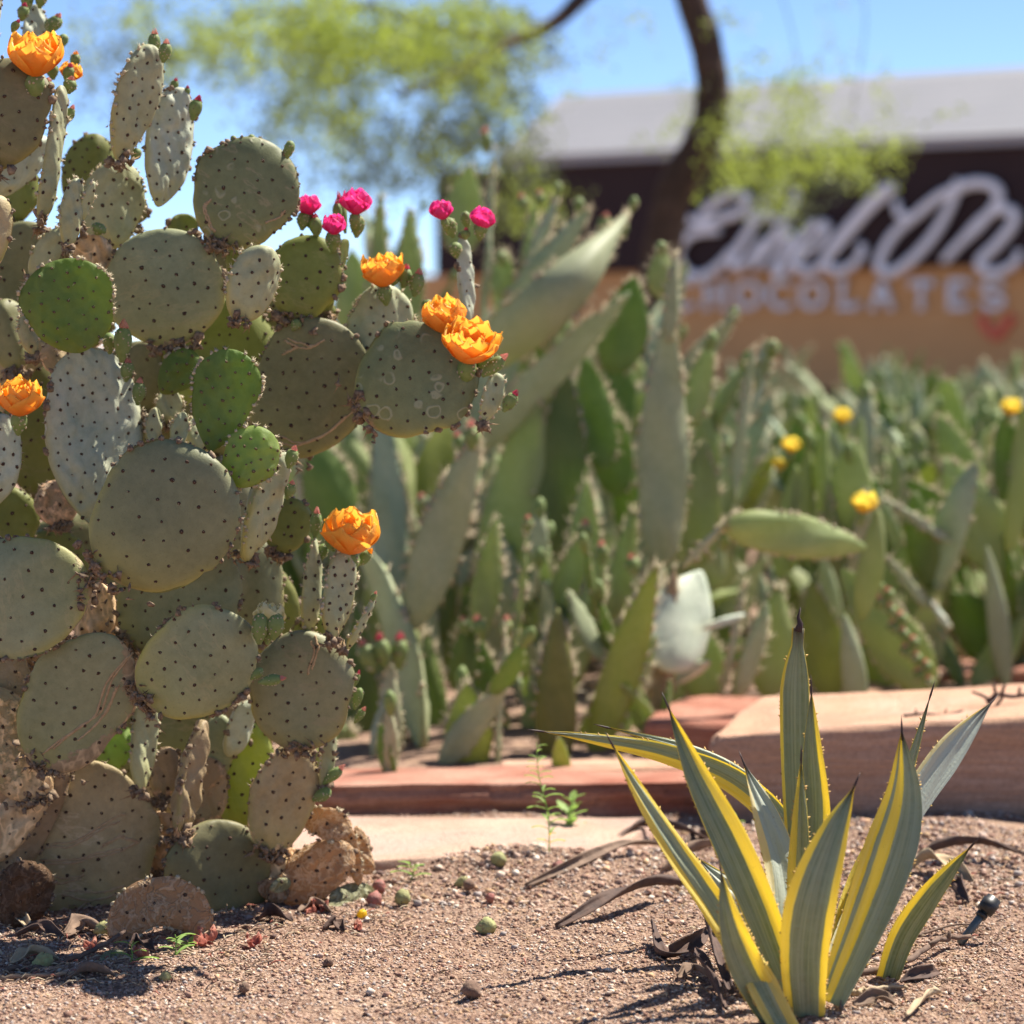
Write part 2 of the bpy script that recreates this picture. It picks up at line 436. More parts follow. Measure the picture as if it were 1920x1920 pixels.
    F = np.vstack([quads(idx, False), quads(ib, True)])
    # cork at base and rim; low yellow is part flesh, part painted bounce light
    ttv = np.tile(TT.ravel(), 2); gv = np.abs(np.tile(GG.ravel(), 2))
    ckb = op.get('cork', {'corky': .34, 'dark': .12, 'old': .0, 'shade': .0, 'ring': 0, 'olive': .0}.get(mk, -.3))
    side = op.get('cside', 0)
    cork = ckb + .75 * np.exp(-ttv / .10) * (0 if mk in ('young', 'fresh', 'glauc') else 1) + .35 * np.clip((gv - .93) / .07, 0, 1) * (0 if mk in ('young', 'fresh') else 1)
    if side: cork = cork + .6 * np.clip(np.tile(GG.ravel(), 2) * side - .35 + .25 * np.sin(ttv * 9), 0, 1) * 2
    yel = np.clip(np.exp(-ttv / .22) * .9 + .25 * np.clip((gv - .8) / .2, 0, 1) + .5 * np.clip((gv - .86) / .14, 0, 1) * (ttv < .5), 0, 1) * op.get('yel', .75)
    if mk in ('young',): yel = yel * .4
    o = mesh_obj(name, V, F, PM[mk], parent, {'cork': cork, 'yel': yel, 'scar': np.full(len(V), op.get('scar', .55 if rs.rand() < .4 else .1))})
    if mk == 'glauc' or 'lit' in op: pass
    o.matrix_parent_inverse = Matrix.Identity(4)
    o.matrix_basis = Matrix.Translation(b - Vector(root_loc)) @ Mx.to_4x4()
    if label: o['label'] = label
    # areoles
    if fine and len(AR):
        cs, ns = [], []
        for sd_ in (-1, 1):
            y = surf(AR[:, 0], AR[:, 1], sd_); cs.append(np.stack([AR[:, 0], y, AR[:, 1]], -1)); ns.append(np.tile((0, sd_, 0), (len(AR), 1)))
        Cc = np.vstack(cs); Nn = np.vstack(ns).astype(float); Nn = warpn(Cc, Nn); Cc = warp(Cc)
        young = mk in ('young', 'fresh')
        V1, F1 = blobs(Cc, (.0022 if young else .0026) * (.75 + .5 * rs.rand(len(Cc))), .55, Nn, .3, seed)
        a = mesh_obj('areoles', V1, F1, M_areole_g if young else M_areole, o, kind='stuff')
        m = rs.rand(len(Cc)) < .8
        D1 = Nn[m] * 1.0 + rs.randn(m.sum(), 3) * .55; D1 /= np.linalg.norm(D1, axis=1, keepdims=True)
        V2, F2 = spikes(Cc[m], D1, spine_len * (.7 + rs.rand(m.sum())), .0006, seed)
        mesh_obj('spines', V2, F2, M_spine, o, smooth=False, kind='stuff')
    # torn corky scales and dry shreds where the pad is joined to the one below
    if fine and mk in ('old', 'shade', 'dark', 'ring', 'olive', 'corky', 'pale'):
        nb = 16 if mk == 'pale' else 40
        zz = (rs.rand(nb) ** 1.5) * L * .13 - .006; xx = rs.randn(nb) * W * .13; yy = rs.choice([-1, 1], nb) * T * (.2 + .35 * rs.rand(nb))
        Nn = rs.randn(nb, 3); Nn /= np.linalg.norm(Nn, axis=1, keepdims=True)
        V1, F1 = blobs(np.stack([xx, yy, zz], -1), .0032 + .0048 * rs.rand(nb), .35, Nn, .55, seed)
        mesh_obj('bark_scales', V1, F1, M_fringe, o, kind='stuff')
        C2 = np.stack([xx, yy, zz], -1); D2 = rs.randn(nb, 3) * [.8, 1, .8]; D2 /= np.linalg.norm(D2, axis=1, keepdims=True)
        V2, F2 = spikes(C2, D2, .010 + .010 * rs.rand(nb), .0016, seed)
        mesh_obj('dry_shreds', V2, F2, M_shred, o, smooth=False, kind='stuff')
    # healed scars: thin raised seams that run from areole to areole on the near face
    for ln in op.get('lines', ()):
        loc_ = []
        for (lx, ly) in ln:
            q_ = Mx.transposed() @ (P(lx, ly, D) - b); loc_.append((q_.x, q_.z))
        sp2 = spline(loc_, 34); ac = Acc()
        for off_ in (-1, 1):
            w_ = off_ * .0027 + np.cumsum(rs.randn(34)) * .0006
            x_ = sp2[:, 0] + w_ * .6; z_ = sp2[:, 1] + w_; y_ = surf(x_, z_, -1)
            Vt, Ft = tube([Vector(p_) for p_ in np.stack([x_, y_, z_], -1)], .0009 + .0011 * rs.rand(34), 5); ac.add(Vt, Ft)
        ac.obj('scar', M_scar, o)
    # rim
    em = edge if edge != 'auto' else ('cream' if mk in ('young', 'fresh', 'pale') else 'scab')
    if em:
        per = 2 * (L + W) * .78; spc = op.get('rs', .0085 if em == 'cream' else .0125); n = int(per / spc)
        th2 = np.sort(.25 + (PI - .27) * (rs.rand(n // 2) * .55 + .45 * np.linspace(0, 1, n // 2))); tt2 = ((1 - np.cos(th2)) / 2) ** (1 / k)
        if em == 'scab': tt2 = tt2[tt2 > .35]
        tt2 = np.clip(tt2, .03, .995)
        sw = .035 * np.sin(6 * tt2 + ph[10]); xs = np.concatenate([W / 2 * outline(tt2) * (1 + sw), -W / 2 * outline(tt2) * (1 - sw)]); zs = np.concatenate([tt2, tt2]) * L
        ys = surf(xs * .999, zs, 0) + rs.randn(len(xs)) * T * .12
        Cc = np.stack([xs, ys, zs], -1)
        Nn = np.stack([xs, np.zeros_like(xs), zs - L * .45], -1); Nn /= np.linalg.norm(Nn, axis=1, keepdims=True); Nn = warpn(Cc, Nn); Cc = warp(Cc)
        if em == 'cream':
            V1, F1 = blobs(Cc + Nn * .0006, .0024 * (.6 + .8 * rs.rand(len(Cc))), None, None, .4, seed)
            mesh_obj('rim_areoles', V1, F1, M_fringe_y, o, kind='stuff')
            ks = 5; C2 = np.repeat(Cc, ks, 0); D2 = np.repeat(Nn, ks, 0) + rs.randn(len(C2), 3) * .55
            D2 /= np.linalg.norm(D2, axis=1, keepdims=True)
            V2, F2 = spikes(C2, D2, op.get('sl', .0055) * (.5 + rs.rand(len(C2))), .0006, seed)
            mesh_obj('rim_spines', V2, F2, M_spine, o, smooth=False, kind='stuff')
        elif em == 'scab':
            V1, F1 = blobs(Cc, .0046 * (.3 + .9 * rs.rand(len(Cc)) ** 1.6), None, None, .5, seed)
            mesh_obj('rim_areoles', V1, F1, M_fringe, o, kind='stuff')
            m = rs.rand(len(Cc)) < .7; ks = 2
            C2 = np.repeat(Cc[m], ks, 0); D2 = np.repeat(Nn[m], ks, 0) + rs.randn(len(C2), 3) * .6; D2 /= np.linalg.norm(D2, axis=1, keepdims=True)
            V2, F2 = spikes(C2, D2, .0055 * (.5 + rs.rand(len(C2))), .0006, seed)
            mesh_obj('rim_spines', V2, F2, M_spine, o, smooth=False, kind='stuff')
        elif em == 'long':
            V1, F1 = blobs(Cc, .0036 * (.5 + .9 * rs.rand(len(Cc))), None, None, .5, seed)
            mesh_obj('rim_areoles', V1, F1, M_fringe_y, o, kind='stuff')
            ks = 4; C2 = np.repeat(Cc, ks, 0); D2 = np.repeat(Nn, ks, 0) + rs.randn(len(C2), 3) * .45; D2 /= np.linalg.norm(D2, axis=1, keepdims=True)
            V2, F2 = spikes(C2, D2, op.get('sl', .022) * (.5 + rs.rand(len(C2))), .0011, seed)
            mesh_obj('rim_spines', V2, F2, M_spine, o, smooth=False, kind='stuff')
    return o

def ovoid(L, W, seed=0, n=10, m=8, wob=.06):
    """upright egg, origin at its base"""
    rs = np.random.RandomState(seed); V = []; ph = rs.rand(3) * 6
    for i in range(n + 1):
        t = i / n; r = W / 2 * (math.sin(PI * min(1, t * .92 + .02) ** 1.25) ** .6) if 0 < t < 1 else W * .12
        for j in range(m):
            a = 2 * PI * j / m; rr = r * (1 + wob * math.sin(3 * a + ph[0] + 5 * t))
            V.append((rr * math.cos(a), rr * math.sin(a), t * L))
    F = [(i * m + j, i * m + (j + 1) % m, (i + 1) * m + (j + 1) % m, (i + 1) * m + j) for i in range(n) for j in range(m)]
    V += [(0, 0, 0), (0, 0, L)]; a, b = len(V) - 2, len(V) - 1
    for j in range(0, m, 2):
        F.append((a, (j + 2) % m, (j + 1) % m, j)); F.append((b, n * m + j, n * m + (j + 1) % m, n * m + (j + 2) % m))
    return np.array(V), np.array(F)
def axis_mat(z, loc, roll=0.0):
    q = Vector(z).normalized().to_track_quat('Z', 'Y')
    return Matrix.Translation(loc) @ q.to_matrix().to_4x4() @ Matrix.Rotation(roll, 4, 'Z')
def make_bud(parent, root, px, py, tx, ty, wpx, D, tip='pink', seed=0, coarse=False, name='bud', mat=None):
    b = P(px, py, D); t = P(tx, ty, D - .004); L = (t - b).length; W = wpx * D / FPX
    V, F = ovoid(L, W, seed, 10 if not coarse else 6, 8 if not coarse else 6)
    o = mesh_obj(name, V, F, mat or M_bud, parent)
    o.matrix_basis = axis_mat(t - b, b - Vector(root), seed)
    rs = np.random.RandomState(seed)
    if tip:
        a = Acc()
        for j in range(5):                                             # a few closed petals make the tip
            an = j * 1.256 + rs.rand(); r = W * .2
            s = np.array([(0, -1, 0), (0, 1, 0), (1, 1.25, .45), (1, -1.25, .45), (.75, 0, 1), (.2, 0, 1.3)]) * np.array([r, r * .8, L * .28])
            s[:, 0] += 0
            c, s_ = math.cos(an), math.sin(an)
            v = s @ np.array([[c, s_, 0], [-s_, c, 0], [0, 0, 1]]) + np.array([0, 0, L * .86])
            a.add(v, np.array([(0, 1, 2, 3), (3, 2, 4, 4)])[:1]); a.add(v, np.array([(3, 2, 4, 5)]))
        a.obj('bud_tip', {'pink': M_budtip, 'crimson': M_buddark, 'orange': M_orange}[tip], o)
    # tubercles with glochids
    n = 26 if not coarse else 8; th = rs.rand(n) * 6.28; hh = .15 + .8 * rs.rand(n)
    rr = W / 2 * np.sin(PI * (hh * .92 + .02) ** 1.25) ** .6
    C = np.stack([rr * np.cos(th), rr * np.sin(th), hh * L], -1)
    V1, F1 = blobs(C, W * (.05 if not coarse else .09), None, None, .4, seed)
    mesh_obj('areoles', V1, F1, M_fringe_y if tip != 'crimson' else M_fringe, o, kind='stuff')
    return o
def petal(L, W, a0, a1, seed, nu=7, nv=9, ruff=.06):
    """petal rising from the origin towards +X then curving up; a0, a1 elevation angles at base and tip"""
    rs = np.random.RandomState(seed); ph = rs.rand(4) * 6.28
    x = z = 0; V = []; pv = []
    pvv = 0
    for j in range(nv + 1):
        v = 1 - (1 - j / nv) ** 1.35
        w = W * (math.sin(PI * min(.97, v ** 1.15 * .80 + .10)) ** .75)
        if v > .62: w *= max(.16, 1 - ((v - .62) / .40) ** 2.6) ** .5
        for i in range(nu + 1):
            u = i / nu * 2 - 1
            cup = -W * .20 * u * u * math.sin(PI * min(1, v * .9 + .1))
            rf = ruff * L * math.sin(5 * u + ph[0]) * v * v + ruff * .7 * L * math.sin(9 * u + ph[1] + 4 * v) * v ** 3
            notch = -.10 * L * u * u * v ** 3 + .015 * L * math.sin(4 * u + ph[2]) * v ** 4
            el = a0 + (a1 - a0) * v
            nx, nz = -math.sin(el), math.cos(el)
            V.append((x + math.cos(el) * notch + nx * (-cup + rf), u * w / 2, z + math.sin(el) * notch + nz * (-cup + rf)))
            pv.append(min(1, v ** 2 * .8 + .4 * abs(u) * v))
        el = a0 + (a1 - a0) * (v + .5 / nv)
        dv = (1 - (1 - min(1, (j + 1) / nv)) ** 1.35) - v; x += L * dv * math.cos(el); z += L * dv * math.sin(el)
    n = nu + 1
    F = np.array([(j * n + i, j * n + i + 1, (j + 1) * n + i + 1, (j + 1) * n + i) for j in range(nv) for i in range(nu)])
    return np.array(V), F, np.array(pv)
def make_flower(parent, root, cx, cy, wpx, D, mat, lean=(0, 0), open_=.5, seed=0, label=None, coarse=False, name='flower', nl=None):
    """cactus flower whose cup is centred on (cx, cy); wpx its width"""
    s = .90 * wpx * D / FPX; rs = np.random.RandomState(seed)
    c = P(cx, cy + wpx * .46, D)
    fl = bpy.data.objects.new(name, None); col.objects.link(fl); fl.parent = parent; fl.empty_display_size = .02
    fl.matrix_basis = axis_mat((lean[0], lean[1] - .12, 1), c - Vector(root), rs.rand() * 6)
    if label: fl['label'] = label
    layers = nl or ((7, 1.40, 1.02, R(16), R(112)), (6, 1.30, .90, R(36), R(112)), (6, 1.08, .72, R(56), R(112)))
    for li, (n, L_, W_, a0, a1) in enumerate(layers):
        a1 = a1 - R(60) * (open_ - .5)
        for j in range(n):
            V, F, pv = petal(s * L_ * .76 * (.92 + .16 * rs.rand()), s * W_ * (.9 + .2 * rs.rand()), a0, a1 + R(16) * (rs.rand() - .5), seed * 31 + li * 7 + j, 5 if coarse else 8, 6 if coarse else 11, .022)
            V[:, 0] += s * .05
            an = 2 * PI * (j + .5 * li) / n + rs.randn() * .12; c_, s_ = math.cos(an), math.sin(an)
            V = V @ np.array([[c_, s_, 0], [-s_, c_, 0], [0, 0, 1]])
            mesh_obj('petal', V, F, mat, fl, {'pv': pv})
    n = 30; th = rs.rand(n) * 6.28; el = R(50) + rs.rand(n) * R(35)
    D_ = np.stack([np.cos(th) * np.cos(el), np.sin(th) * np.cos(el), np.sin(el)], -1)
    V, F = spikes(np.zeros((n, 3)) + [0, 0, s * .05], D_, s * .38, s * .012, seed)
    V2, F2 = blobs(D_ * s * .36 + [0, 0, s * .05], s * .028, None, None, .3, seed)
    mesh_obj('stamens', np.vstack([V, V2]), np.vstack([F, F2 + len(V)]), M_stamen, fl, kind='stuff')
    # the green ovary that carries the cup
    V, F = ovoid(s * .62, s * .42, seed, 8, 8)
    ov = mesh_obj('ovary', V + [0, 0, -s * .55], F, M_bud, fl)
    m = 22; th = rs.rand(m) * 6.28; hh = .3 + .6 * rs.rand(m); rr = s * .21 * np.sin(PI * (hh * .92 + .02) ** 1.25) ** .6
    V1, F1 = blobs(np.stack([rr * np.cos(th), rr * np.sin(th), hh * s * .62 - s * .55], -1), s * .024, None, None, .4, seed)
    mesh_obj('areoles', V1, F1, M_fringe_y, fl, kind='stuff')
    return fl

# ================================================================== THE SETTING: soil
def axis_steps(lo, hi, dlo, dhi, step, far):
    a = list(np.arange(dlo, dhi + step, step)); x = dhi; s = step
    while x < hi: s *= 1.25; x += s; a.append(x)
    x = dlo; s = step
    while x > lo: s *= 1.25; x -= s; a.insert(0, x)
    return np.array(a)
gxs = axis_steps(-600, 600, -1.1, 1.2, .009, 0); gys = axis_steps(-300, 1200, 2.55, 4.25, .009, 0)
GX, GY = np.meshgrid(gxs, gys)
GZ = gz(GX, GY)
def vnoise(x, y, s, seed):
    """value noise, vectorised"""
    r = np.random.RandomState(seed).rand(64, 64); x = x * s; y = y * s
    xi = np.floor(x).astype(int); yi = np.floor(y).astype(int); fx = x - xi; fy = y - yi
    fx = fx * fx * (3 - 2 * fx); fy = fy * fy * (3 - 2 * fy)
    g = lambda a, b: r[a % 64, b % 64]
    return (g(xi, yi) * (1 - fx) + g(xi + 1, yi) * fx) * (1 - fy) + (g(xi, yi + 1) * (1 - fx) + g(xi + 1, yi + 1) * fx) * fy
inn = ((GX > -1.3) & (GX < 1.4) & (GY > 2.4) & (GY < 4.5))
inn = inn * 1 / (1 + np.exp((GY - 3.80) * 40))
GZ = GZ + inn * (.006 * (vnoise(GX, GY, 28, 1) - .5) + .010 * (vnoise(GX, GY, 11, 2) - .5) + .004 * (vnoise(GX, GY, 60, 3) - .5))
m, nt, bs = newmat('desert_soil'); q = NB(nt)
oc = q.n('ShaderNodeTexCoord').outputs['Object']
n1 = q.noise(oc, 3.2, 5, .6); n2 = q.noise(oc, 160, 6, .7); n3 = q.noise(oc, 36, 4, .6)
c = q.mix(q.ramp(n1, [(.35, 0), (.65, 1)]), (.40, .26, .185), (.47, .335, .25))
c = q.mix(q.ramp(n2, [(.42, .0), (.6, 1)]), (.15, .085, .06), c)
c = q.mix(q.math('MULTIPLY', q.ramp(n3, [(.5, 0), (.75, 1)]), .5), c, (.56, .38, .24))
q.l(c, bs.inputs['Base Color']); bs.inputs['Roughness'].default_value = .95; bs.inputs['Specular IOR Level'].default_value = .1
q.l(q.bump(q.math('ADD', n2, q.math('MULTIPLY', q.voro(oc, 230), .7)), .004), bs.inputs['Normal'])
M_soil = m
ny, nx_ = GX.shape; I = np.arange(ny * nx_).reshape(ny, nx_)
Fg = np.stack([I[:-1, :-1], I[:-1, 1:], I[1:, 1:], I[1:, :-1]], -1).reshape(-1, 4)
mesh_obj('ground', np.stack([GX, GY, GZ], -1).reshape(-1, 3), Fg, M_soil, kind='structure')

# loose grit lying on the soil, every grain a real pebble
m, nt, bs = newmat('grit'); q = NB(nt)
q.l(q.attr('Col', 'Color'), bs.inputs['Base Color']); bs.inputs['Roughness'].default_value = .9; bs.inputs['Specular IOR Level'].default_value = .2
M_grit = m
def grit(n, x0, x1, y0, y1, r0, r1, seed, name):
    rs = np.random.RandomState(seed)
    x = x0 + (x1 - x0) * rs.rand(n); y = y0 + (y1 - y0) * rs.rand(n) ** 1.0
    dens = vnoise(x, y, 5, 5) * .6 + vnoise(x, y, 17, 6) * .6
    keep = rs.rand(n) < dens + .25; x, y = x[keep], y[keep]; n = len(x)
    r = r0 * (r1 / r0) ** (rs.rand(n) ** 2.4)
    Z = gz(x, y) + (.006 * (vnoise(x, y, 28, 1) - .5) + .010 * (vnoise(x, y, 11, 2) - .5) + .004 * (vnoise(x, y, 60, 3) - .5))
    O = np.array([(1, 0, 0), (-1, 0, 0), (0, 1, 0), (0, -1, 0), (0, 0, 1), (0, 0, -1)], float)
    A = rs.randn(n, 3, 3); Q, _ = np.linalg.qr(A)
    sc = (.6 + .8 * rs.rand(n, 1, 3))
    V = (O[None] * sc) @ Q * r[:, None, None]; V[:, :, 2] *= .75
    V += np.stack([x, y, Z + r * .25], -1)[:, None, :]
    F = np.array([(0, 2, 4), (2, 1, 4), (1, 3, 4), (3, 0, 4), (2, 0, 5), (1, 2, 5), (3, 1, 5), (0, 3, 5)])
    F = (F[None] + (np.arange(n) * 6)[:, None, None]).reshape(-1, 3)
    pal = .86 * np.array([1.0, .98, .93]) * np.array([(.54, .39, .32), (.42, .26, .20), (.66, .53, .44), (.28, .16, .12), (.74, .65, .56), (.50, .34, .21), (.14, .09, .08), (.42, .36, .34), (.62, .40, .25)])
    C = pal[rs.choice(len(pal), n, p=[.22, .2, .14, .13, .07, .08, .06, .06, .04])] * (.85 + .3 * rs.rand(n, 1))
    mesh_obj(name, V.reshape(-1, 3), F, M_grit, None, {'Col': np.repeat(C, 6, 0)}, smooth=False, kind='stuff')
grit(150000, -.95, 1.15, 2.7, 4.35, .0011, .0036, 3, 'gravel')

grit(5200, -.25, 1.15, 3.35, 3.98, .0030, .0085, 4, 'soil_clods')
grit(2600, -.95, 1.15, 2.7, 3.6, .0026, .0070, 5, 'pebbles')

# ------------------------------------------------------------------ sandstone slabs that edge the bed
def sandstone(name, c1, c2, c3, streak=(1, 1, 9)):
    m, nt, bs = newmat(name); q = NB(nt)
    oc = q.n('ShaderNodeTexCoord').outputs['Object']
    mp = q.n('ShaderNodeMapping'); mp.inputs['Scale'].default_value = streak; q.l(oc, mp.inputs[0])
    st = q.noise(mp.outputs[0], 7, 6, .65); fine = q.noise(oc, 150, 5, .7); big = q.noise(oc, 5, 3)
    c = q.mix(q.ramp(st, [(.36, 0), (.62, 1)]), c1, c2)
    c = q.mix(q.ramp(big, [(.42, 0), (.62, 1)]), c, c3)
    c = q.mix(q.math('MULTIPLY', q.ramp(fine, [(.35, 1), (.55, 0)]), .35), c, tuple(x * .45 for x in c1))
    mp2 = q.n('ShaderNodeMapping'); mp2.inputs['Scale'].default_value = (2, 2, 70); q.l(oc, mp2.inputs[0])
    lam = q.noise(mp2.outputs[0], 2.5, 4, .7)
    c = q.mix(q.math('MULTIPLY', q.ramp(lam, [(.38, 1), (.5, 0)]), .30), c, tuple(x * .5 for x in c1))
    q.l(c, bs.inputs['Base Color']); bs.inputs['Roughness'].default_value = .92; bs.inputs['Specular IOR Level'].default_value = .15
    q.l(q.bump(q.math('ADD', q.math('ADD', fine, q.math('MULTIPLY', lam, 1.3)), st), .005), bs.inputs['Normal'])
    return m
M_pink = sandstone('sandstone_pink', (.55, .31, .20), (.64, .42, .31), (.58, .35, .23))
M_red = sandstone('sandstone_red', (.36, .13, .085), (.42, .19, .13), (.50, .28, .2))
M_tan = sandstone('sandstone_flat', (.50, .32, .235), (.58, .41, .31), (.55, .37, .30), (1, 1, 3))
def slab(name, top, th, mat, label, nu=70, nv=26, nw=12, rough=.010, edge=.012, seed=0, group=None, crack=0.0):
    """top: four corners (front-left, front-right, back-right, back-left); th: thickness"""
    c = [Vector(p) for p in top]; cen = sum(c, Vector()) / 4; V = []; F = []
    off = Vector((seed * 3.1, seed * 1.7, seed * .9))
    def pt(u, v, w):
        p = (c[0] * (1 - u) + c[1] * u) * (1 - v) + (c[3] * (1 - u) + c[2] * u) * v
        p = p + Vector((0, 0, -th * w))
        # round the arrises: pull in points near two faces
        du, dv, dw = min(u, 1 - u) * (c[1] - c[0]).length, min(v, 1 - v) * (c[3] - c[0]).length, w * th
        k = max(0, edge - du) * max(0, edge - dw) + max(0, edge - dv) * max(0, edge - dw) + max(0, edge - du) * max(0, edge - dv)
        q_ = (p - cen); q_.z = (p.z - (c[0].z - th * .5))
        p = p - q_.normalized() * (k / edge) * .55
        n1 = mnoise.noise_vector((p + off) * 6); n2 = mnoise.noise_vector(Vector((p.x * 25, p.y * 25, p.z * 60)) + off); n3 = mnoise.noise_vector(Vector((p.x * 5, p.y * 5, p.z * 45)) + off)
        d = n1 * rough * 1.5 + n2 * rough * .28
        d.z *= .45
        d.y += n3.y * rough * .7
        if crack and w > 0: d.y += rough * crack * (1 if math.sin(w * 17 + 2 * n1.x) > .3 else 0)
        return p + d
    def face(fn, a, b):
        base = len(V)
        for i in range(a + 1):
            for j in range(b + 1): V.append(tuple(fn(i / a, j / b)))
        for i in range(a):
            for j in range(b):
                k = base + i * (b + 1) + j; F.append((k, k + b + 1, k + b + 2, k + 1))
    face(lambda i, j: pt(i, j, 0), nu, nv)
    face(lambda i, j: pt(1 - i, 0, j), nu, nw)
    face(lambda i, j: pt(i, 1, j), nu, nw)
    face(lambda i, j: pt(0, i, j), nv, nw)
    face(lambda i, j: pt(1, 1 - i, j), nv, nw)
    me = mesh_obj(name, np.array(V), np.array(F), mat)
    import bmesh
    bm = bmesh.new(); bm.from_mesh(me.data); bmesh.ops.remove_doubles(bm, verts=bm.verts, dist=1e-5); bmesh.ops.recalc_face_normals(bm, faces=bm.faces); bm.to_mesh(me.data); bm.free()
    me.data.polygons.foreach_set('use_smooth', [True] * len(me.data.polygons))
    return tag(me, label, 'stone slab', group)
g_st = 'sandstone slabs edging the bed'
slab('stone_slab', [P(1322, 1382, 4.00), P(2250, 1322, 3.93), P(2250, 1262, 4.45), P(1420, 1306, 4.43)], .19, M_pink,
     'thick pink sandstone block right behind the variegated agave, sunlit top with twigs', seed=1, group=g_st, nu=110, nv=44, nw=22, rough=.006, edge=.016)
slab('stone_slab', [P(560, 1476, 4.06), P(1335, 1468, 4.06), P(1320, 1428, 4.36), P(560, 1442, 4.32)], .085, M_red,
     'long low red sandstone ledge stretching from cactus foot to thick block', seed=2, group=g_st, nu=110, nv=26, nw=14, rough=.007, crack=1.2)
slab('stone_slab', [P(940, 1446, 4.24), P(1330, 1438, 4.24), P(1330, 1420, 4.5), P(930, 1426, 4.5)], .035, M_pink,
     'thin broken sandstone flake lying on the low red ledge', seed=3, group=g_st, rough=.006, nu=50)
slab('stone_slab', [PZ(420, 1625, .022), PZ(1170, 1592, .022), PZ(1240, 1534, .018), PZ(470, 1530, .018)], .05, M_tan,
     'flat pale sandstone paver half sunk in soil before the red ledge', seed=4, group=g_st, rough=.006, nu=90, nv=40)
slab('stone_slab', [P(1200, 1350, 4.60), P(1480, 1364, 4.56), P(1500, 1306, 4.95), P(1290, 1302, 4.95)], .2, M_red,
     'dark red angular sandstone block peeking out left behind the thick block', seed=5, group=g_st, rough=.012)
slab('stone_slab', [P(1540, 1304, 5.4), P(1660, 1304, 5.4), P(1640, 1246, 5.9), P(1570, 1246, 5.9)], .12, M_pink,
     'small pale pink sandstone piece behind the tall cut agave leaf', seed=6, group=g_st, rough=.014, nu=30)
slab('stone_slab', [P(1730, 1262, 5.6), P(2140, 1252, 5.6), P(2140, 1226, 6.1), P(1740, 1236, 6.1)], .15, M_red,
     'dark red sandstone block in shade behind the far end of thick block', seed=7, group=g_st, rough=.012, nu=50)

# ================================================================== THE BUILDING across the garden
TH = math.atan(.60)
B0 = P(1600, 600, 22.0); B0.z = 0
BX = Vector((math.cos(TH), -math.sin(TH), 0)); BN = Vector((-math.sin(TH), -math.cos(TH), 0))     # along the front; out of the front
def fs(px, py, out=0.0):
    """photo direction -> (along, height) on the front set forward by out"""
    o = B0 + BN * out; d = Vector(ray(px, py)); c0 = Vector(CAMP)
    t = (o - c0).dot(BN) / d.dot(BN); p = c0 + d * t
    return (p - o).dot(BX), p.z
def fp(s, z, out=0.0): return B0 + BX * s + BN * out + Vector((0, 0, z))
def fbox(name, s0, s1, z0, z1, o0, o1, mat, parent, kind=None):
    V = [tuple(fp(s, z, o) - bl_loc) for o in (o0, o1) for z in (z0, z1) for s in (s0, s1)]
    F = [(0, 1, 3, 2), (4, 6, 7, 5), (0, 4, 5, 1), (2, 3, 7, 6), (0, 2, 6, 4), (1, 5, 7, 3)]
    return mesh_obj(name, V, F, mat, parent, smooth=False, kind=kind)
bl_loc = B0.copy()
bld = empty('shop_building', bl_loc, 'brown and tan shop building with sloping pale grey roof and white lettering', 'building')
M_brownw = plain('brown_cladding', (.030, .017, .018), (.038, .022, .022), 3, .8)
M_tanw = plain('tan_stucco', (.62, .34, .14), (.68, .38, .16), 2, .9, detail=6)
M_roof = plain('grey_metal_roof', (.33, .325, .33), (.37, .36, .365), 1, .5, spec=.5)
M_roofrib = plain('grey_metal_rib', (.30, .29, .30), (.34, .33, .34), 1, .5)
M_letter = plain('letter_white', (.86, .88, .90), (.88, .90, .92), 2, .5)
M_baseshadow = plain('base_shadow_paint', (.03, .025, .03), (.05, .04, .045), 1, .4)  # near-black tone paints the shadow along the building's foot
sL, _ = fs(826, 400); sR = 9.0
rl_ = fs(985, 250)[0]; zB0 = fs(1600, 503)[1]; zE = fs(1600, 287)[1]; zBot = fs(1700, 733)[1]
fbox('tan_wall', sL - .3, sR, zBot, zB0, -.35, 0, M_tanw, bld)
fbox('brown_band', sL, sR, zB0 + .002, zE, -.40, .10, M_brownw, bld)
fbox('shadow_base_wall', sL - .3, sR, -.1, zBot - .002, -.5, -.3, M_baseshadow, bld)
fbox('eave_trim', rl_ - .2, sR, zE + .002, zE + .05, -.5, .22, M_roof, bld)
# sloping roof: a slab leaning back from the eave, with standing seams along it
zT = fs(1700, 147, -1.0)[1]
rl = fs(985, 250)[0]
def roofpt(s, t, up=0.0): return fp(s, zE + .05 + (zT - zE - .05) * t, .20 - 1.2 * t) + (BN * .5 + Vector((0, 0, .86))) * up
V = []
for up in (0, .05):
    for (s, t) in ((rl - .25, 0), (sR, 0), (sR, .93), (fs(1850, 135)[0], 1.0), (rl - .15, .985)): V.append(tuple(roofpt(s, t, up) - bl_loc))
mesh_obj('roof', V, [(0, 4, 3, 2, 1), (5, 6, 7, 8, 9), (0, 1, 6, 5), (1, 2, 7, 6), (2, 3, 8, 7), (3, 4, 9, 8), (4, 0, 5, 9)], M_roof, bld, smooth=False)
for i in range(7):
    t = .1 + i * .12
    a, b_, c_, d_ = roofpt(rl, t, .05), roofpt(sR, t, .05), roofpt(sR, t + .012, .056), roofpt(rl, t + .012, .056)
    e, f_ = roofpt(sR, t + .024, .05), roofpt(rl, t + .024, .05)
    mesh_obj('roof_seam', [tuple(v - bl_loc) for v in (a, b_, c_, d_, e, f_)], [(0, 1, 2, 3), (3, 2, 4, 5)], M_roofrib, bld, smooth=False)
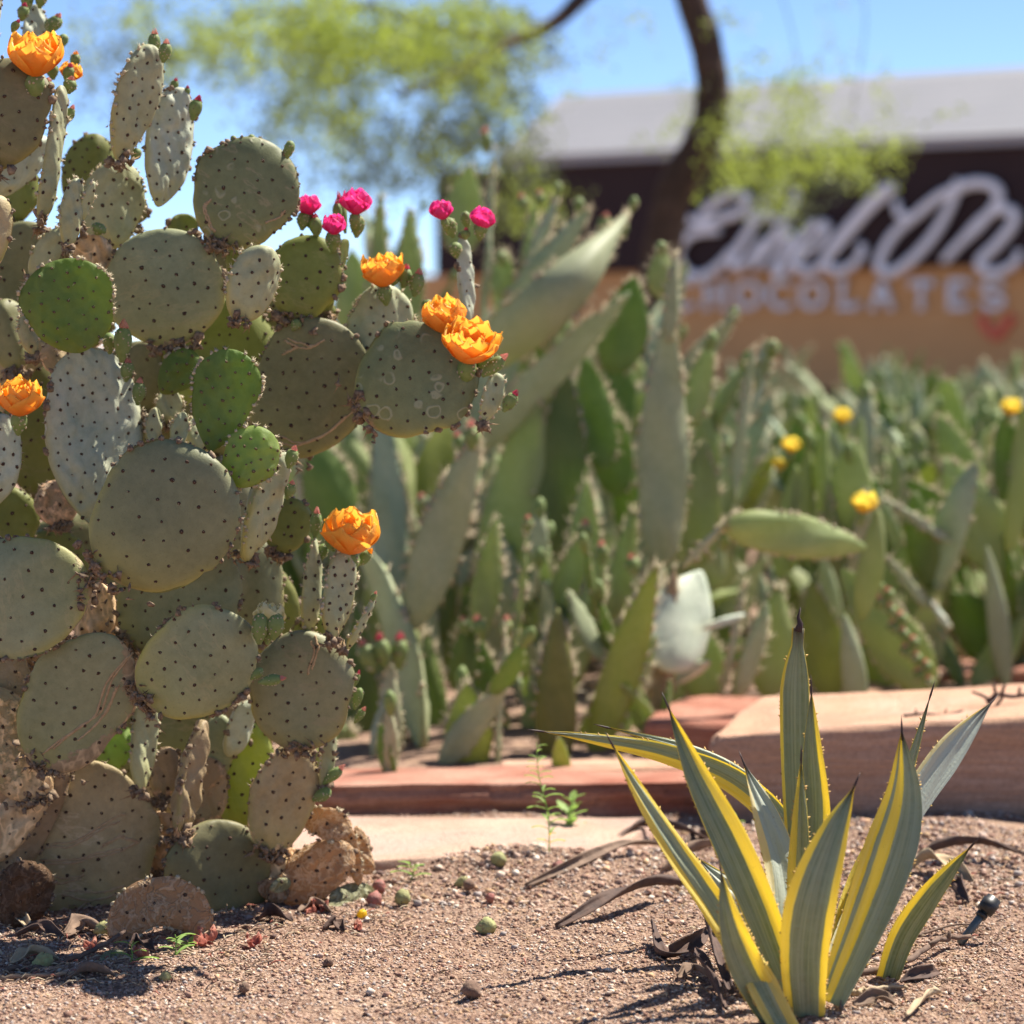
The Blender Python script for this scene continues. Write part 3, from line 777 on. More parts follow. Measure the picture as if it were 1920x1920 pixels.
back = mesh_obj('rear_volume', [tuple(fp(s, z, o) - bl_loc) for o in (-8, -.6) for z in (-.1, zE - .1) for s in (sL + .5, sR)], [(0, 1, 3, 2), (4, 6, 7, 5), (0, 4, 5, 1), (2, 3, 7, 6), (0, 2, 6, 4), (1, 5, 7, 3)], M_tanw, bld, smooth=False)
# script lettering: each word a raised sign fixed to the brown band
def zpx(l): return [(1230 + a / 2.783, 300 + b / 2.783) for a, b in l]
def stroke(acc, pts, r, out, n=40):
    sp_ = spline([fs(x, y, out) for x, y in pts], n)
    V, F = tube([fp(a, b, out) - bl_loc for a, b in sp_], [r * (.75 + .25 * math.sin(PI * i / (n - 1))) for i in range(n)], 8)
    acc.add(V, F)
W1 = [[(120, 270), (170, 310), (240, 330), (330, 310), (440, 270), (480, 210), (440, 175), (370, 185), (290, 240), (240, 300), (250, 360), (330, 370)],
      [(330, 370), (210, 380), (130, 440), (120, 530), (180, 600), (260, 600), (340, 540), (400, 470)],
      [(640, 130), (560, 250), (470, 400), (400, 510), (420, 560), (480, 520), (560, 420)], [(480, 300), (560, 290), (640, 300)],
      [(740, 150), (700, 280), (600, 430), (520, 570)], [(560, 500), (640, 400), (700, 390), (690, 440), (620, 560), (650, 590), (720, 530)],
      [(720, 530), (800, 470), (880, 390), (880, 340), (820, 350), (750, 440), (720, 530), (770, 580), (850, 560), (900, 510)],
      [(900, 510), (1000, 390), (1120, 250), (1220, 160), (1230, 140), (1170, 170), (1060, 290), (940, 430), (880, 530), (930, 575), (1010, 560), (1080, 480), (1060, 440)]]
W2 = [[(1250, 210), (1270, 280), (1330, 300), (1400, 250), (1480, 190), (1570, 150), (1660, 120), (1750, 130), (1790, 180), (1770, 240), (1680, 350), (1570, 450), (1500, 530)],
      [(1575, 100), (1560, 180), (1500, 310), (1420, 430), (1310, 540), (1220, 590), (1165, 560), (1180, 490), (1250, 380), (1370, 280), (1480, 190)],
      [(1500, 530), (1600, 420), (1700, 310), (1800, 255), (1870, 280), (1860, 340), (1780, 440), (1690, 530), (1720, 580), (1800, 580), (1880, 530), (1895, 470)]]
for w in (W1, W2):
    a = Acc()
    for s_ in w: stroke(a, zpx(s_), .049, .17)
    a.obj('script_word', M_letter, bld)
def glyph(ch):
    A = {'C': [[(1, .82), (.75, 1), (.3, .95), (0, .6), (0, .4), (.3, .05), (.75, 0), (1, .18)]], 'O': [[(.5, 1), (.05, .8), (0, .5), (.05, .2), (.5, 0), (.95, .2), (1, .5), (.95, .8), (.5, 1)]],
         'H': [[(.1, 0), (.1, 1)], [(.9, 0), (.9, 1)], [(.1, .5), (.9, .5)], [(-.05, 0), (.25, 0)], [(-.05, 1), (.25, 1)], [(.75, 0), (1.05, 0)], [(.75, 1), (1.05, 1)]], 'L': [[(.3, 1), (.3, 0)], [(.1, 0), (1, 0)], [(1, 0), (1, .22)], [(.1, 1), (.5, 1)]],
         'A': [[(.08, 0), (.5, 1)], [(.5, 1), (.92, 0)], [(.25, .35), (.75, .35)], [(-.05, 0), (.22, 0)], [(.78, 0), (1.05, 0)]], 'T': [[(.5, 0), (.5, 1)], [(0, 1), (1, 1)], [(0, 1), (0, .8)], [(1, 1), (1, .8)], [(.35, 0), (.65, 0)]],
         'E': [[(.15, 0), (.15, 1)], [(.05, 1), (.95, 1)], [(.05, 0), (.95, 0)], [(.15, .5), (.7, .5)], [(.95, 1), (.95, .82)], [(.95, 0), (.95, .18)]], 'S': [[(.95, .78), (.7, 1), (.25, .97), (.05, .74), (.3, .55), (.7, .45), (.97, .26), (.75, .02), (.25, 0), (.03, .22)]]}
    return A[ch]
for ch, cx in zip('CHOCOLATES', (1280, 1341, 1403, 1463, 1524, 1587, 1654, 1727, 1796, 1862)):
    s0, z0 = fs(cx - 20, 577, .05); s1, z1 = fs(cx + 20, 528, .05); a = Acc()
    for st in glyph(ch):
        pts = spline([(s0 + (s1 - s0) * u, z0 + (z1 - z0) * v) for u, v in st], 20 if len(st) > 2 else 2)
        V, F = tube([fp(x, z, .05) - bl_loc for x, z in pts], .032, 6); a.add(V, F)
    a.obj('letter', M_letter, bld)
M_coral = plain('coral_paint', (.80, .13, .08), (.85, .2, .12), 3, .6)
a = Acc()
for st in ([(1838, 592), (1850, 615), (1870, 634)], [(1870, 634), (1885, 610), (1900, 592)]):
    V, F = tube([fp(x, z, .03) - bl_loc for x, z in spline([fs(x, y, .03) for x, y in st], 8)], .045, 6); a.add(V, F)
a.obj('painted_mark', M_coral, bld)

# ================================================================== THE TREE with thin feathery foliage
M_bark = plain('tree_bark', (.05, .032, .025), (.10, .062, .046), 14, .95, bumpd=.02)
def leafmat(name, c1, c2, tcol, tr_=.5):
    m, nt, bs = newmat(name); q = NB(nt)
    c = q.mix(q.attr('lv'), c1, c2); q.l(c, bs.inputs['Base Color']); bs.inputs['Roughness'].default_value = .6
    tr = q.n('ShaderNodeBsdfTranslucent'); mx = q.n('ShaderNodeMixShader'); mx.inputs[0].default_value = tr_
    q.l(q.mix(.6, c, tcol), tr.inputs[0]); q.l(bs.outputs[0], mx.inputs[1]); q.l(tr.outputs[0], mx.inputs[2]); q.l(mx.outputs[0], nt.nodes['Material Output'].inputs[0])
    return m
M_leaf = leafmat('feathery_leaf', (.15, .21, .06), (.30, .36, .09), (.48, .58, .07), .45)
M_leaf_shade = leafmat('feathery_leaf_shade', (.08, .11, .06), (.14, .17, .09), (.18, .22, .07), .25)  # darker copy of the leaf, its shade put into the colour
tb = P(1232, 966, 11.0); tb.z = 0
tree = empty('desert_tree', tb, 'desert tree with curved dark trunk and feathery yellow green leaves before the building', 'tree')
tp = [tb] + [P(x, y, 11.0) for x, y in ((1218, 800), (1226, 600), (1245, 450), (1268, 350), (1318, 262), (1337, 180), (1325, 90), (1300, 10), (1262, -120), (1230, -260))]
sp_ = spline(tp, 40); V, F = tube([Vector(p) - tb for p in sp_], np.linspace(.100, .064, 40), 12)
V += np.random.RandomState(1).randn(*V.shape) * .004
mesh_obj('trunk', V, F, M_bark, tree)
for i, (pts, r0, r1) in enumerate([
    ([(1262, -120, 11), (1180, -80, 10.9), (1095, -8, 10.8), (1045, 38, 10.7), (975, 72, 10.6), (890, 68, 10.5), (780, 40, 10.4)], .05, .018),
    ([(975, 72, 10.6), (900, 110, 10.3), (820, 150, 10.1), (740, 180, 9.9)], .022, .008),
    ([(780, 40, 10.4), (680, 10, 10.3), (560, 20, 10.2), (420, 30, 10.1)], .018, .006),
    ([(1300, 10, 11), (1330, -60, 11.1), (1420, -130, 11.2), (1540, -160, 11.2)], .05, .02),
    ([(1420, -130, 11.2), (1480, 40, 11.3), (1500, 180, 11.3), (1480, 330, 11.2)], .003, .0015),
    ([(1540, -160, 11.2), (1620, 0, 11.2), (1600, 200, 11.1), (1560, 370, 11.0)], .003, .0015)]):
    s_ = spline([P(*p) for p in pts], 24); V, F = tube([Vector(p) - tb for p in s_], np.linspace(r0, r1, 24), 7)
    mesh_obj('branch', V, F, M_bark, tree)
def foliage(name, clumps, mat, seed, lsz):
    """clumps: (px, py, rx, ry, depth, n twigs)"""
    rs = np.random.RandomState(seed); Vs = []; LV = []
    for (px, py, rx, ry, D, n) in clumps:
        for _ in range(n):
            r = rs.rand() ** .5; an = rs.rand() * 6.28
            qx, qy = px + rx * 1.15 * r * math.cos(an), py + ry * 1.1 * r * math.sin(an)
            if vnoise(np.array([qx]), np.array([qy]), .022, 9)[0] + .25 * rs.rand() < .50: continue
            c = np.array(P(qx, qy, D + rs.randn() * .35)) - np.array(tb)
            d = np.array([rs.randn() * .6, rs.randn() * .6, -.5 + rs.randn() * .4]); d /= np.linalg.norm(d)
            m_ = 20; tt = rs.rand(m_, 1); side = rs.randn(m_, 3) * .024
            C = c + d * tt * .24 + side
            A = rs.randn(m_, 3); A /= np.linalg.norm(A, axis=1, keepdims=True); B = np.cross(A, rs.randn(m_, 3)); B /= np.linalg.norm(B, axis=1, keepdims=True)
            s = lsz * (.6 + .8 * rs.rand(m_, 1))
            Vs.append(np.stack([C - A * s, C + B * s * .45, C + A * s, C - B * s * .45], 1)); LV.append(np.repeat(np.clip(rs.rand(m_) * .7 + .3 * rs.rand(), 0, 1), 4))
    V = np.concatenate(Vs).reshape(-1, 3); F = np.arange(len(V)).reshape(-1, 4)
    return mesh_obj(name, V, F, mat, tree, {'lv': np.concatenate(LV)}, smooth=False, kind='stuff')
foliage('crown', [(740, 45, 170, 60, 10.2, 330), (600, 20, 130, 50, 10.1, 130), (870, 60, 130, 60, 10.4, 140), (420, 20, 160, 50, 10.1, 70), (560, 110, 110, 50, 10.1, 70), (930, 130, 60, 70, 10.4, 50), (660, 150, 90, 60, 9.9, 50), (640, 190, 100, 60, 9.9, 40), (820, 230, 150, 90, 10.2, 30),
                  (380, 90, 110, 60, 10, 34), (480, 30, 120, 40, 10, 40), (300, 40, 160, 50, 10, 22), (560, 240, 60, 40, 10, 12), (960, 320, 40, 60, 10.5, 18), (1000, 370, 60, 25, 10.6, 22), (1010, 120, 60, 90, 10.5, 30),
                  (1440, 240, 150, 55, 10.9, 60), (1410, 300, 60, 40, 10.6, 26), (1540, 275, 100, 36, 10.8, 50), (1480, 318, 40, 22, 10.6, 10), (1620, 255, 110, 22, 11, 24), (1450, 200, 140, 100, 11.2, 80), (1450, 80, 110, 80, 11.3, 22), (1590, 160, 90, 110, 11.2, 24), (1100, 20, 120, 30, 10.8, 8)], M_leaf, 5, .0145)
foliage('shaded_crown', [(300, 90, 150, 70, 10.8, 60), (820, 130, 200, 100, 11.1, 300), (900, 60, 100, 60, 11, 110), (700, 250, 170, 90, 10.9, 150), (820, 290, 190, 70, 10.8, 140), (560, 110, 110, 60, 10.9, 60), (340, 110, 130, 60, 10.8, 50), (900, 240, 90, 110, 11, 80), (590, 160, 90, 60, 10.8, 40), (1540, 330, 110, 70, 11.5, 30), (940, 150, 60, 80, 11, 60), (640, 60, 120, 50, 11.1, 60), (240, 190, 60, 60, 10.8, 10)], M_leaf_shade, 6, .014)

# ================================================================== THE BIG PRICKLY PEAR on the left
rt = PG(230, 1706); rt.y = 3.36; rt.z = 0
pear = empty('prickly_pear', rt, 'huge prickly pear with round grey green pads and orange and pink flowers', 'cactus')
# base x, y, tip x, y, seen width, distance, yaw, lean, kind of skin, egg-shape exponent, options
PADS = [
 # nearest, middle
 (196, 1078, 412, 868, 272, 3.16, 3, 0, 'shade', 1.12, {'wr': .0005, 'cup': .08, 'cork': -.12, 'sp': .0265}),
 (172, 1092, -96, 1140, 236, 3.19, -4, 2, 'old', 1.15, {'wr': .0006, 'sp': .0255}),
 (168, 988, 168, 655, 196, 3.33, 24, 13, 'glauc', 1.35, {'wr': .0026, 'cup': -.12, 'tub': -.0026}),
 (150, 662, 112, 486, 176, 3.22, -4, 0, 'young', 1.2, {'rs': .007}),
 (330, 650, 288, 430, 230, 3.37, -3, 2, 'old', 1.05, {'cork': .02}),
 (404, 460, 512, 268, 198, 3.37, -6, 3, 'ring', 1.12, {'scar': 1, 'lines': [[(393, 377), (384, 393), (390, 420), (402, 438)], [(532, 396), (520, 410), (497, 420)]]}),
 (446, 604, 502, 462, 108, 3.27, 22, 5, 'pale', 1.15, {}),
 (548, 600, 596, 442, 148, 3.42, 0, 3, 'olive', 1.15, {}),
 (520, 856, 632, 604, 222, 3.42, -4, 0, 'dark', 1.1, {'cork': .06, 'lines': [[(537, 636), (565, 648), (586, 648), (610, 636)], [(534, 661), (562, 648)], [(520, 818), (560, 830), (612, 812), (655, 775)]]}),
 (676, 778, 880, 648, 226, 3.33, 0, 3, 'ring', 1.12, {'sp': .023}),
 (684, 706, 736, 536, 132, 3.46, 14, 9, 'pale', 1.2, {'yel': .5}),
 (906, 796, 938, 700, 54, 3.31, 35, 8, 'pale', 1.1, {'tub': -.002}),
 (880, 606, 866, 440, 46, 3.47, 66, 8, 'glauc', 1.1, {'wr': .002, 'yel': .3}),
 (222, 306, 284, 84, 96, 3.36, 32, 5, 'pale', 1.3, {'tub': -.0018, 'sp': .015}),
 (296, 388, 336, 166, 112, 3.43, 33, 12, 'glauc', 1.25, {'wr': .0028, 'tub': -.002}),
 (140, 394, 186, 252, 98, 3.62, -10, 0, 'olive', 1.2, {'sp': .015}),
 (190, 470, 232, 302, 122, 3.43, 10, 6, 'pale', 1.1, {}),
 (128, 468, 142, 334, 58, 3.26, 30, 8, 'pale', 1.3, {'wr': .003, 'tub': .0015}),
 (148, 420, 176, 340, 22, 3.27, 50, 0, 'pale', 1.3, {}),
 (76, 424, 122, 160, 58, 3.31, 42, 4, 'pale', 1.2, {'wr': .002}),
 (-26, 318, 44, 112, 168, 3.29, -4, 3, 'dark', 1.15, {'scar': .2, 'cork': -.3}),
 (-34, 190, 2, -40, 48, 3.22, 40, 8, 'glauc', 1.2, {}),
 (-24, 366, 92, 262, 84, 3.46, 28, 22, 'glauc', 1.2, {'wr': .003}),
 (58, 186, 68, 8, 62, 3.52, 30, 10, 'glauc', 1.2, {'wr': .0025}),
 (-24, 512, 0, 366, 74, 3.20, -20, 0, 'corky', 1.1, {'cork': .0}),
 (40, 668, 52, 414, 184, 3.53, -4, 0, 'dark', 1.1, {'cork': .1}),
 (60, 524, 118, 428, 62, 3.36, 20, 4, 'pale', 1.2, {}),
 (60, 668, 46, 584, 52, 3.3, 25, 4, 'pale', 1.2, {}),
 (110, 700, 96, 640, 62, 3.40, 10, 0, 'corky', 1.1, {}),
 (46, 800, 66, 636, 156, 3.52, 0, 0, 'corky', 1.0, {'cork': .22}),
 (-20, 958, 8, 776, 98, 3.25, 20, 10, 'glauc', 1.25, {'wr': .0022}),
 (86, 944, 88, 676, 160, 3.52, 4, 0, 'olive', 1.0, {'cork': .15}),
 (-6, 1052, 26, 914, 128, 3.46, 0, 0, 'olive', 1.1, {'cork': .1}),
 (110, 985, 104, 900, 90, 3.44, 0, 0, 'corky', 1.0, {'cork': .5}),
 (410, 744, 412, 560, 222, 3.52, -4, 0, 'olive', 1.0, {}),
 (302, 738, 366, 660, 72, 3.35, 0, 4, 'young', 1.3, {'sp': .013}),
 (394, 848, 442, 656, 128, 3.22, -4, 0, 'young', 1.55, {'sp': .0165, 'rs': .006}),
 (428, 908, 508, 810, 108, 3.20, 6, 8, 'fresh', 1.2, {'sp': .013}),
 (456, 1052, 532, 846, 84, 3.27, 52, 6, 'pale', 1.2, {'wr': .002}),
 (518, 1036, 560, 936, 92, 3.37, 0, 0, 'olive', 1.1, {'sp': .016}),
 (486, 1200, 482, 1006, 104, 3.46, 0, 0, 'old', 1.0, {}),
 (240, 1206, 430, 1040, 216, 3.32, 0, 0, 'old', 1.05, {'yel': 1}),
 (268, 1316, 468, 1172, 208, 3.22, 2, 0, 'old', 1.08, {'yel': 1, 'sp': .021}),
 (560, 1410, 572, 1182, 200, 3.32, -3, 0, 'old', 1.02, {'cork': .04, 'sp': .0215, 'lines': [[(587, 1195), (594, 1213), (587, 1238), (583, 1255)]]}),
 (76, 1440, 214, 1192, 206, 3.24, 4, 0, 'old', 1.05, {'cside': 1, 'sp': .024, 'lines': [[(246, 1222), (206, 1271), (184, 1333), (160, 1352), (120, 1380), (88, 1408)], [(222, 1282), (200, 1330), (178, 1358), (148, 1384)]]}),
 (577, 1190, 592, 1008, 52, 3.33, 38, 4, 'pale', 1.05, {'yel': 1, 'sp': .014}),
 (622, 1204, 646, 1030, 74, 3.29, 26, 6, 'pale', 1.15, {'yel': 1, 'sp': .013}),
 (646, 1216, 702, 1118, 34, 3.31, 52, 8, 'pale', 1.1, {'yel': 1, 'sp': .014}),
 (150, 1745, 172, 1426, 276, 3.37, 0, 0, 'corky', .98, {'cork': .17, 'scar': 1, 'sp': .025, 'wr': .0014, 'lines': [[(66, 1588), (106, 1578), (146, 1570), (204, 1537), (232, 1528)], [(73, 1612), (142, 1608), (175, 1600), (226, 1592), (262, 1576)], [(84, 1640), (124, 1645), (157, 1638)], [(190, 1582), (226, 1568), (262, 1580)], [(120, 1668), (180, 1676), (230, 1664)]]}),
 (400, 1742, 414, 1538, 218, 3.36, 0, 2, 'dark', 1.0, {'cork': .1, 'sp': .024, 'wr': .0012}),
 (506, 1600, 556, 1392, 134, 3.36, 8, 0, 'corky', 1.02, {'cork': .2, 'sp': .020}),
 (452, 1552, 452, 1346, 138, 3.48, -6, 0, 'byel', 1.1, {'cork': -.4, 'yel': .2, 'sp': .022, 'tub': 0}),
 (562, 1500, 586, 1392, 60, 3.40, 10, 0, 'olive', 1.1, {}),
 (262, 1484, 276, 1300, 68, 3.32, 26, 4, 'pale', 1.1, {'cork': .1, 'wr': .002}),
 (336, 1572, 384, 1350, 62, 3.35, 58, 6, 'corky', 1.1, {'cork': .1, 'wr': .003}),
 (300, 1500, 318, 1400, 60, 3.40, 10, 0, 'corky', 1.1, {}),
 (210, 1445, 218, 1352, 74, 3.56, 0, 8, 'fresh', 1.1, {}),
 (382, 1560, 396, 1420, 80, 3.44, 0, 0, 'corky', 1.1, {'cork': .4}),
 (430, 1420, 470, 1312, 66, 3.42, 40, 10, 'glauc', 1.1, {}),
 (400, 1470, 414, 1340, 70, 3.46, 15, 0, 'old', 1.1, {}),
 (604, 1478, 624, 1360, 46, 3.37, 40, 4, 'pale', 1.1, {'yel': 1}),
 (610, 600, 652, 448, 44, 3.46, 58, 4, 'olive', 1.1, {}),
 (592, 620, 606, 560, 66, 3.50, 0, 0, 'olive', 1.1, {}),
 (448, 540, 450, 452, 62, 3.52, 10, 0, 'olive', 1.1, {}),
 (345, 450, 342, 400, 60, 3.56, 0, 0, 'olive', 1.1, {'cork': -.4}),
 (268, 780, 272, 640, 92, 3.50, 0, 0, 'dark', 1.1, {'cork': -.3}),
 (352, 760, 330, 690, 46, 3.45, 0, 0, 'byel', 1.2, {}),
 (314, 796, 318, 728, 58, 3.38, 20, 8, 'pale', 1.1, {'yel': 1, 'wr': .003}),
 (284, 840, 290, 764, 42, 3.36, 30, 10, 'pale', 1.1, {'wr': .004, 'cork': .1}),
 (330, 850, 344, 772, 42, 3.36, 20, 8, 'pale', 1.1, {'wr': .003}),
 (378, 850, 368, 780, 50, 3.40, 0, 4, 'pale', 1.1, {}),
 # corky lower left
 (30, 1520, 6, 1200, 128, 3.33, 20, 0, 'corky', 1.0, {'cork': .45}),
 (64, 1500, -30, 1290, 140, 3.30, 0, 0, 'corky', 1.0, {'cork': .5, 'wr': .003}),
 (-10, 1690, 118, 1430, 88, 3.33, 30, 6, 'corky', 1.0, {'cork': .2}),
 (-30, 1620, 92, 1450, 84, 3.31, -10, 0, 'corky', 1.0, {'cork': .7, 'wr': .004}),
 (20, 1720, 4, 1530, 150, 3.42, 0, 0, 'corky', 1.0, {'cork': .4}),
 (60, 1250, 80, 1140, 110, 3.40, 0, 0, 'corky', 1.0, {'cork': .6}),
 (196, 1240, 176, 1120, 100, 3.38, 0, 0, 'corky', 1.0, {'cork': .8, 'wr': .003}),
 (522, 1700, 512, 1560, 64, 3.40, 0, 0, 'corky', 1.0, {'cork': .8, 'wr': .003}),
 (296, 1640, 300, 1520, 110, 3.43, 0, 0, 'corky', 1.0, {'cork': .7, 'wr': .003}),
 (556, 1680, 548, 1590, 50, 3.44, 20, 0, 'corky', 1.0, {'cork': .7, 'wr': .003}),
 (186, 1200, 190, 1090, 60, 3.36, 0, 0, 'corky', 1.0, {'cork': .8, 'wr': .003}),
 (170, 510, 180, 440, 84, 3.38, 0, 0, 'corky', 1.0, {'cork': .7, 'wr': .004}),
 (30, 700, 10, 560, 80, 3.46, 0, 0, 'dark', 1.0, {}),
 (14, 610, 8, 500, 90, 3.60, 0, 0, 'corky', 1.0, {'cork': .5}),
 # filler pads added deeper inside, mostly dark colours standing in for shaded crevices
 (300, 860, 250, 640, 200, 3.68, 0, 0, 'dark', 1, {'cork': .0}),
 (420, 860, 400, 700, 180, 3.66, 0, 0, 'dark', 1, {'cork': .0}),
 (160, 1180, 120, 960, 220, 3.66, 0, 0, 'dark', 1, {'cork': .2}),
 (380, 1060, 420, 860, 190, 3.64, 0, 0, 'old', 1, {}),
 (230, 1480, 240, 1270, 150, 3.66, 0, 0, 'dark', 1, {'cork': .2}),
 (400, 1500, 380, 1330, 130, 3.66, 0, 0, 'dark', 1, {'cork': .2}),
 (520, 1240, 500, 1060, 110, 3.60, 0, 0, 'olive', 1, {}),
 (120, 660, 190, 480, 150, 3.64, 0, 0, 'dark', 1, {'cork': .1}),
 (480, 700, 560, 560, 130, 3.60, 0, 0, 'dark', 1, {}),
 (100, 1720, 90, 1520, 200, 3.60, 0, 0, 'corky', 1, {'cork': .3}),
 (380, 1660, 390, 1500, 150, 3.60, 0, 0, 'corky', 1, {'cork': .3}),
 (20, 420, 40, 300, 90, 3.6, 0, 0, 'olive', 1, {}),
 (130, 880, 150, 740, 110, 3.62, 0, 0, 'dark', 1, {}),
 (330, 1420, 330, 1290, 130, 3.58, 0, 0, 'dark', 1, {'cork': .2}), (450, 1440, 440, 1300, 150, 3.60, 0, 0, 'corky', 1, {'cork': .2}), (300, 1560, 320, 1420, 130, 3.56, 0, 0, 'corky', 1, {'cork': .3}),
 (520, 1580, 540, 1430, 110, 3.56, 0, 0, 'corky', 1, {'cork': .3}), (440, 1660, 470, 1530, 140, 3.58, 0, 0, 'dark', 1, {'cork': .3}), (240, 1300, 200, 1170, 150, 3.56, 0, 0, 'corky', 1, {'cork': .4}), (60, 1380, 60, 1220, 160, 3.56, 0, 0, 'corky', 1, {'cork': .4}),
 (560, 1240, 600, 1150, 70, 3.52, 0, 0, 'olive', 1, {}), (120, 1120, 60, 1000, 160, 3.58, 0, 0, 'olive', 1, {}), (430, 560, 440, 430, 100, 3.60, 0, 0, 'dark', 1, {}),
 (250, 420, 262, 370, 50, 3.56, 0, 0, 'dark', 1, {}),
]
for s_ in PADS: make_pad(pear, s_, rt)
BUDS = [(288, 106, 290, 62, 24, 3.38, 'pink'), (306, 118, 312, 80, 24, 3.34, 'pink'), (360, 226, 372, 186, 26, 3.40, 'crimson'), (538, 298, 546, 264, 20, 3.36, None),
 (96, 60, 110, 30, 26, 3.5, 'pink'), (74, 16, 80, -20, 24, 3.5, None), (52, 22, 48, -24, 26, 3.5, None), (112, 92, 122, 64, 20, 3.5, None), (86, 176, 90, 150, 28, 3.34, 'pink'), (128, 176, 134, 148, 26, 3.34, 'pink'), (124, 232, 136, 202, 18, 3.34, 'pink'), (22, 60, 34, 40, 16, 3.3, 'crimson'), (84, 216, 86, 190, 18, 3.34, None),
 (124, 156, 132, 124, 22, 3.36, 'crimson'),
 (228, 680, 232, 612, 36, 3.28, 'pink'), (206, 664, 204, 624, 26, 3.30, None), (236, 716, 240, 678, 26, 3.30, 'pink'), (258, 760, 262, 716, 26, 3.30, 'pink'),
 (566, 432, 572, 396, 26, 3.42, None), (594, 446, 590, 406, 26, 3.42, 'crimson'), (624, 474, 626, 432, 30, 3.40, None), (668, 446, 672, 404, 28, 3.44, None), (648, 438, 636, 372, 20, 3.48, 'crimson'), (632, 420, 632, 380, 18, 3.46, 'crimson'),
 (850, 446, 838, 408, 28, 3.46, None), (896, 446, 904, 416, 28, 3.44, None), (876, 430, 872, 396, 20, 3.48, None), (856, 484, 852, 454, 26, 3.46, None), (872, 450, 874, 430, 18, 3.44, 'crimson'),
 (756, 540, 762, 502, 28, 3.44, 'crimson'), (776, 556, 786, 512, 30, 3.43, 'pink'), (736, 536, 744, 506, 24, 3.44, None), (714, 540, 706, 512, 24, 3.44, None), (796, 590, 806, 562, 24, 3.42, None),
 (896, 694, 920, 658, 26, 3.33, None), (904, 706, 944, 670, 28, 3.30, 'pink'), (944, 772, 966, 738, 26, 3.30, 'crimson'), (908, 672, 922, 648, 20, 3.34, 'pink'),
 (540, 878, 552, 842, 26, 3.24, 'pink'), (538, 936, 548, 906, 22, 3.26, 'pink'), (590, 1010, 594, 960, 24, 3.34, 'pink'), (626, 1034, 618, 1006, 26, 3.33, None), (652, 1040, 672, 1010, 26, 3.32, None), (672, 1060, 694, 1034, 22, 3.33, 'orange'), (602, 1050, 608, 1020, 22, 3.34, None), (694, 1132, 704, 1112, 12, 3.31, 'pink'),
 (486, 1208, 490, 1150, 36, 3.20, None), (512, 1200, 520, 1150, 34, 3.20, None), (500, 1190, 500, 1140, 36, 3.22, None), (484, 1280, 528, 1272, 22, 3.18, 'pink'), (470, 1274, 492, 1254, 18, 3.20, None),
 (664, 1330, 676, 1290, 20, 3.36, None), (660, 1290, 672, 1262, 14, 3.36, 'crimson'), (606, 1470, 640, 1440, 22, 3.36, 'pink'), (586, 1500, 620, 1482, 26, 3.36, None), (664, 1356, 682, 1330, 16, 3.36, 'pink'), (18, 740, 26, 766, 18, 3.28, None), (100, 150, 96, 118, 24, 3.42, 'crimson'), (78, 148, 70, 120, 20, 3.36, None), (140, 128, 142, 100, 20, 3.44, 'orange'), (92, 66, 96, 34, 22, 3.5, None), (40, 40, 46, 10, 22, 3.46, 'crimson'), (322, 172, 330, 150, 16, 3.44, 'crimson'), (348, 184, 352, 164, 14, 3.44, 'crimson'), (246, 300, 262, 280, 20, 3.38, None), (470, 268, 472, 252, 14, 3.38, None), (440, 270, 436, 254, 12, 3.38, None), (180, 440, 190, 420, 30, 3.36, None), (548, 620, 560, 600, 20, 3.4, None), (-6, 800, -4, 770, 22, 3.28, None)]
for i, b in enumerate(BUDS): make_bud(pear, rt, *b[:6], tip=b[6], seed=i + 3)
FL = [(66, 97, 98, 3.28, M_orange, (.1, -.3), .50), (129, 132, 44, 3.40, M_orange, (.3, -.1), .2), (36, 738, 86, 3.22, M_orange, (.15, -.3), .5), (720, 502, 76, 3.42, M_orange, (-.1, -.2), .6), (838, 586, 84, 3.34, M_orange, (-.1, -.2), .45), (878, 634, 96, 3.30, M_orange, (.15, -.45), .8), (656, 990, 102, 3.30, M_orange, (.1, -.25), .6),
      (578, 381, 48, 3.42, M_pinkp, (0, -.2), .3), (627, 418, 46, 3.38, M_pinkp, (0, -.3), .25), (666, 375, 58, 3.42, M_pinkp, (.1, -.2), .4), (832, 391, 44, 3.44, M_pinkp, (-.2, -.2), .3), (903, 407, 48, 3.44, M_pinkp, (.2, -.2), .3), (504, 1150, 62, 3.21, M_creamf, (.1, .2), .2)]
for i, f in enumerate(FL):
    make_flower(pear, rt, f[0], f[1], f[2], f[3], f[4], f[5], f[6], seed=i + 1, label={M_orange: 'orange cup shaped bloom', M_pinkp: 'bright pink half closed bloom', M_creamf: 'spent cream coloured bloom'}[f[4]])

# ================================================================== THE LONG-PADDED CACTI behind the ledge
def plant(px, D, label, name='long_pad_cactus', group='cow tongue cacti behind the ledge'):
    r = P(px, 900, D); r.z = 0.0
    return empty(name, r, label, 'cactus', group), r
def bpads(pl, r, specs, D0):
    for s_ in specs:
        bx, by, tx, ty, w, dd, yaw, mk = s_[:8]; op = dict(s_[8]) if len(s_) > 8 else {}
        op.setdefault('T', .03); op.setdefault('tub', 0); op.setdefault('wr', .002); op.setdefault('rs', .012); op.setdefault('sl', .018); op.setdefault('yel', .35); op.setdefault('cork', -.25); op.setdefault('pt', .55)
        make_pad(pl, (bx, by, tx, ty, w, D0 + dd, yaw, op.pop('tilt', 4), mk, op.pop('k', 1.0), op), r, fine=False, edge=op.pop('edge', 'long'), res=(22, 14))
pl, r = plant(960, 5.2, 'tall cactus with big curved grey green pads reaching right above the others')
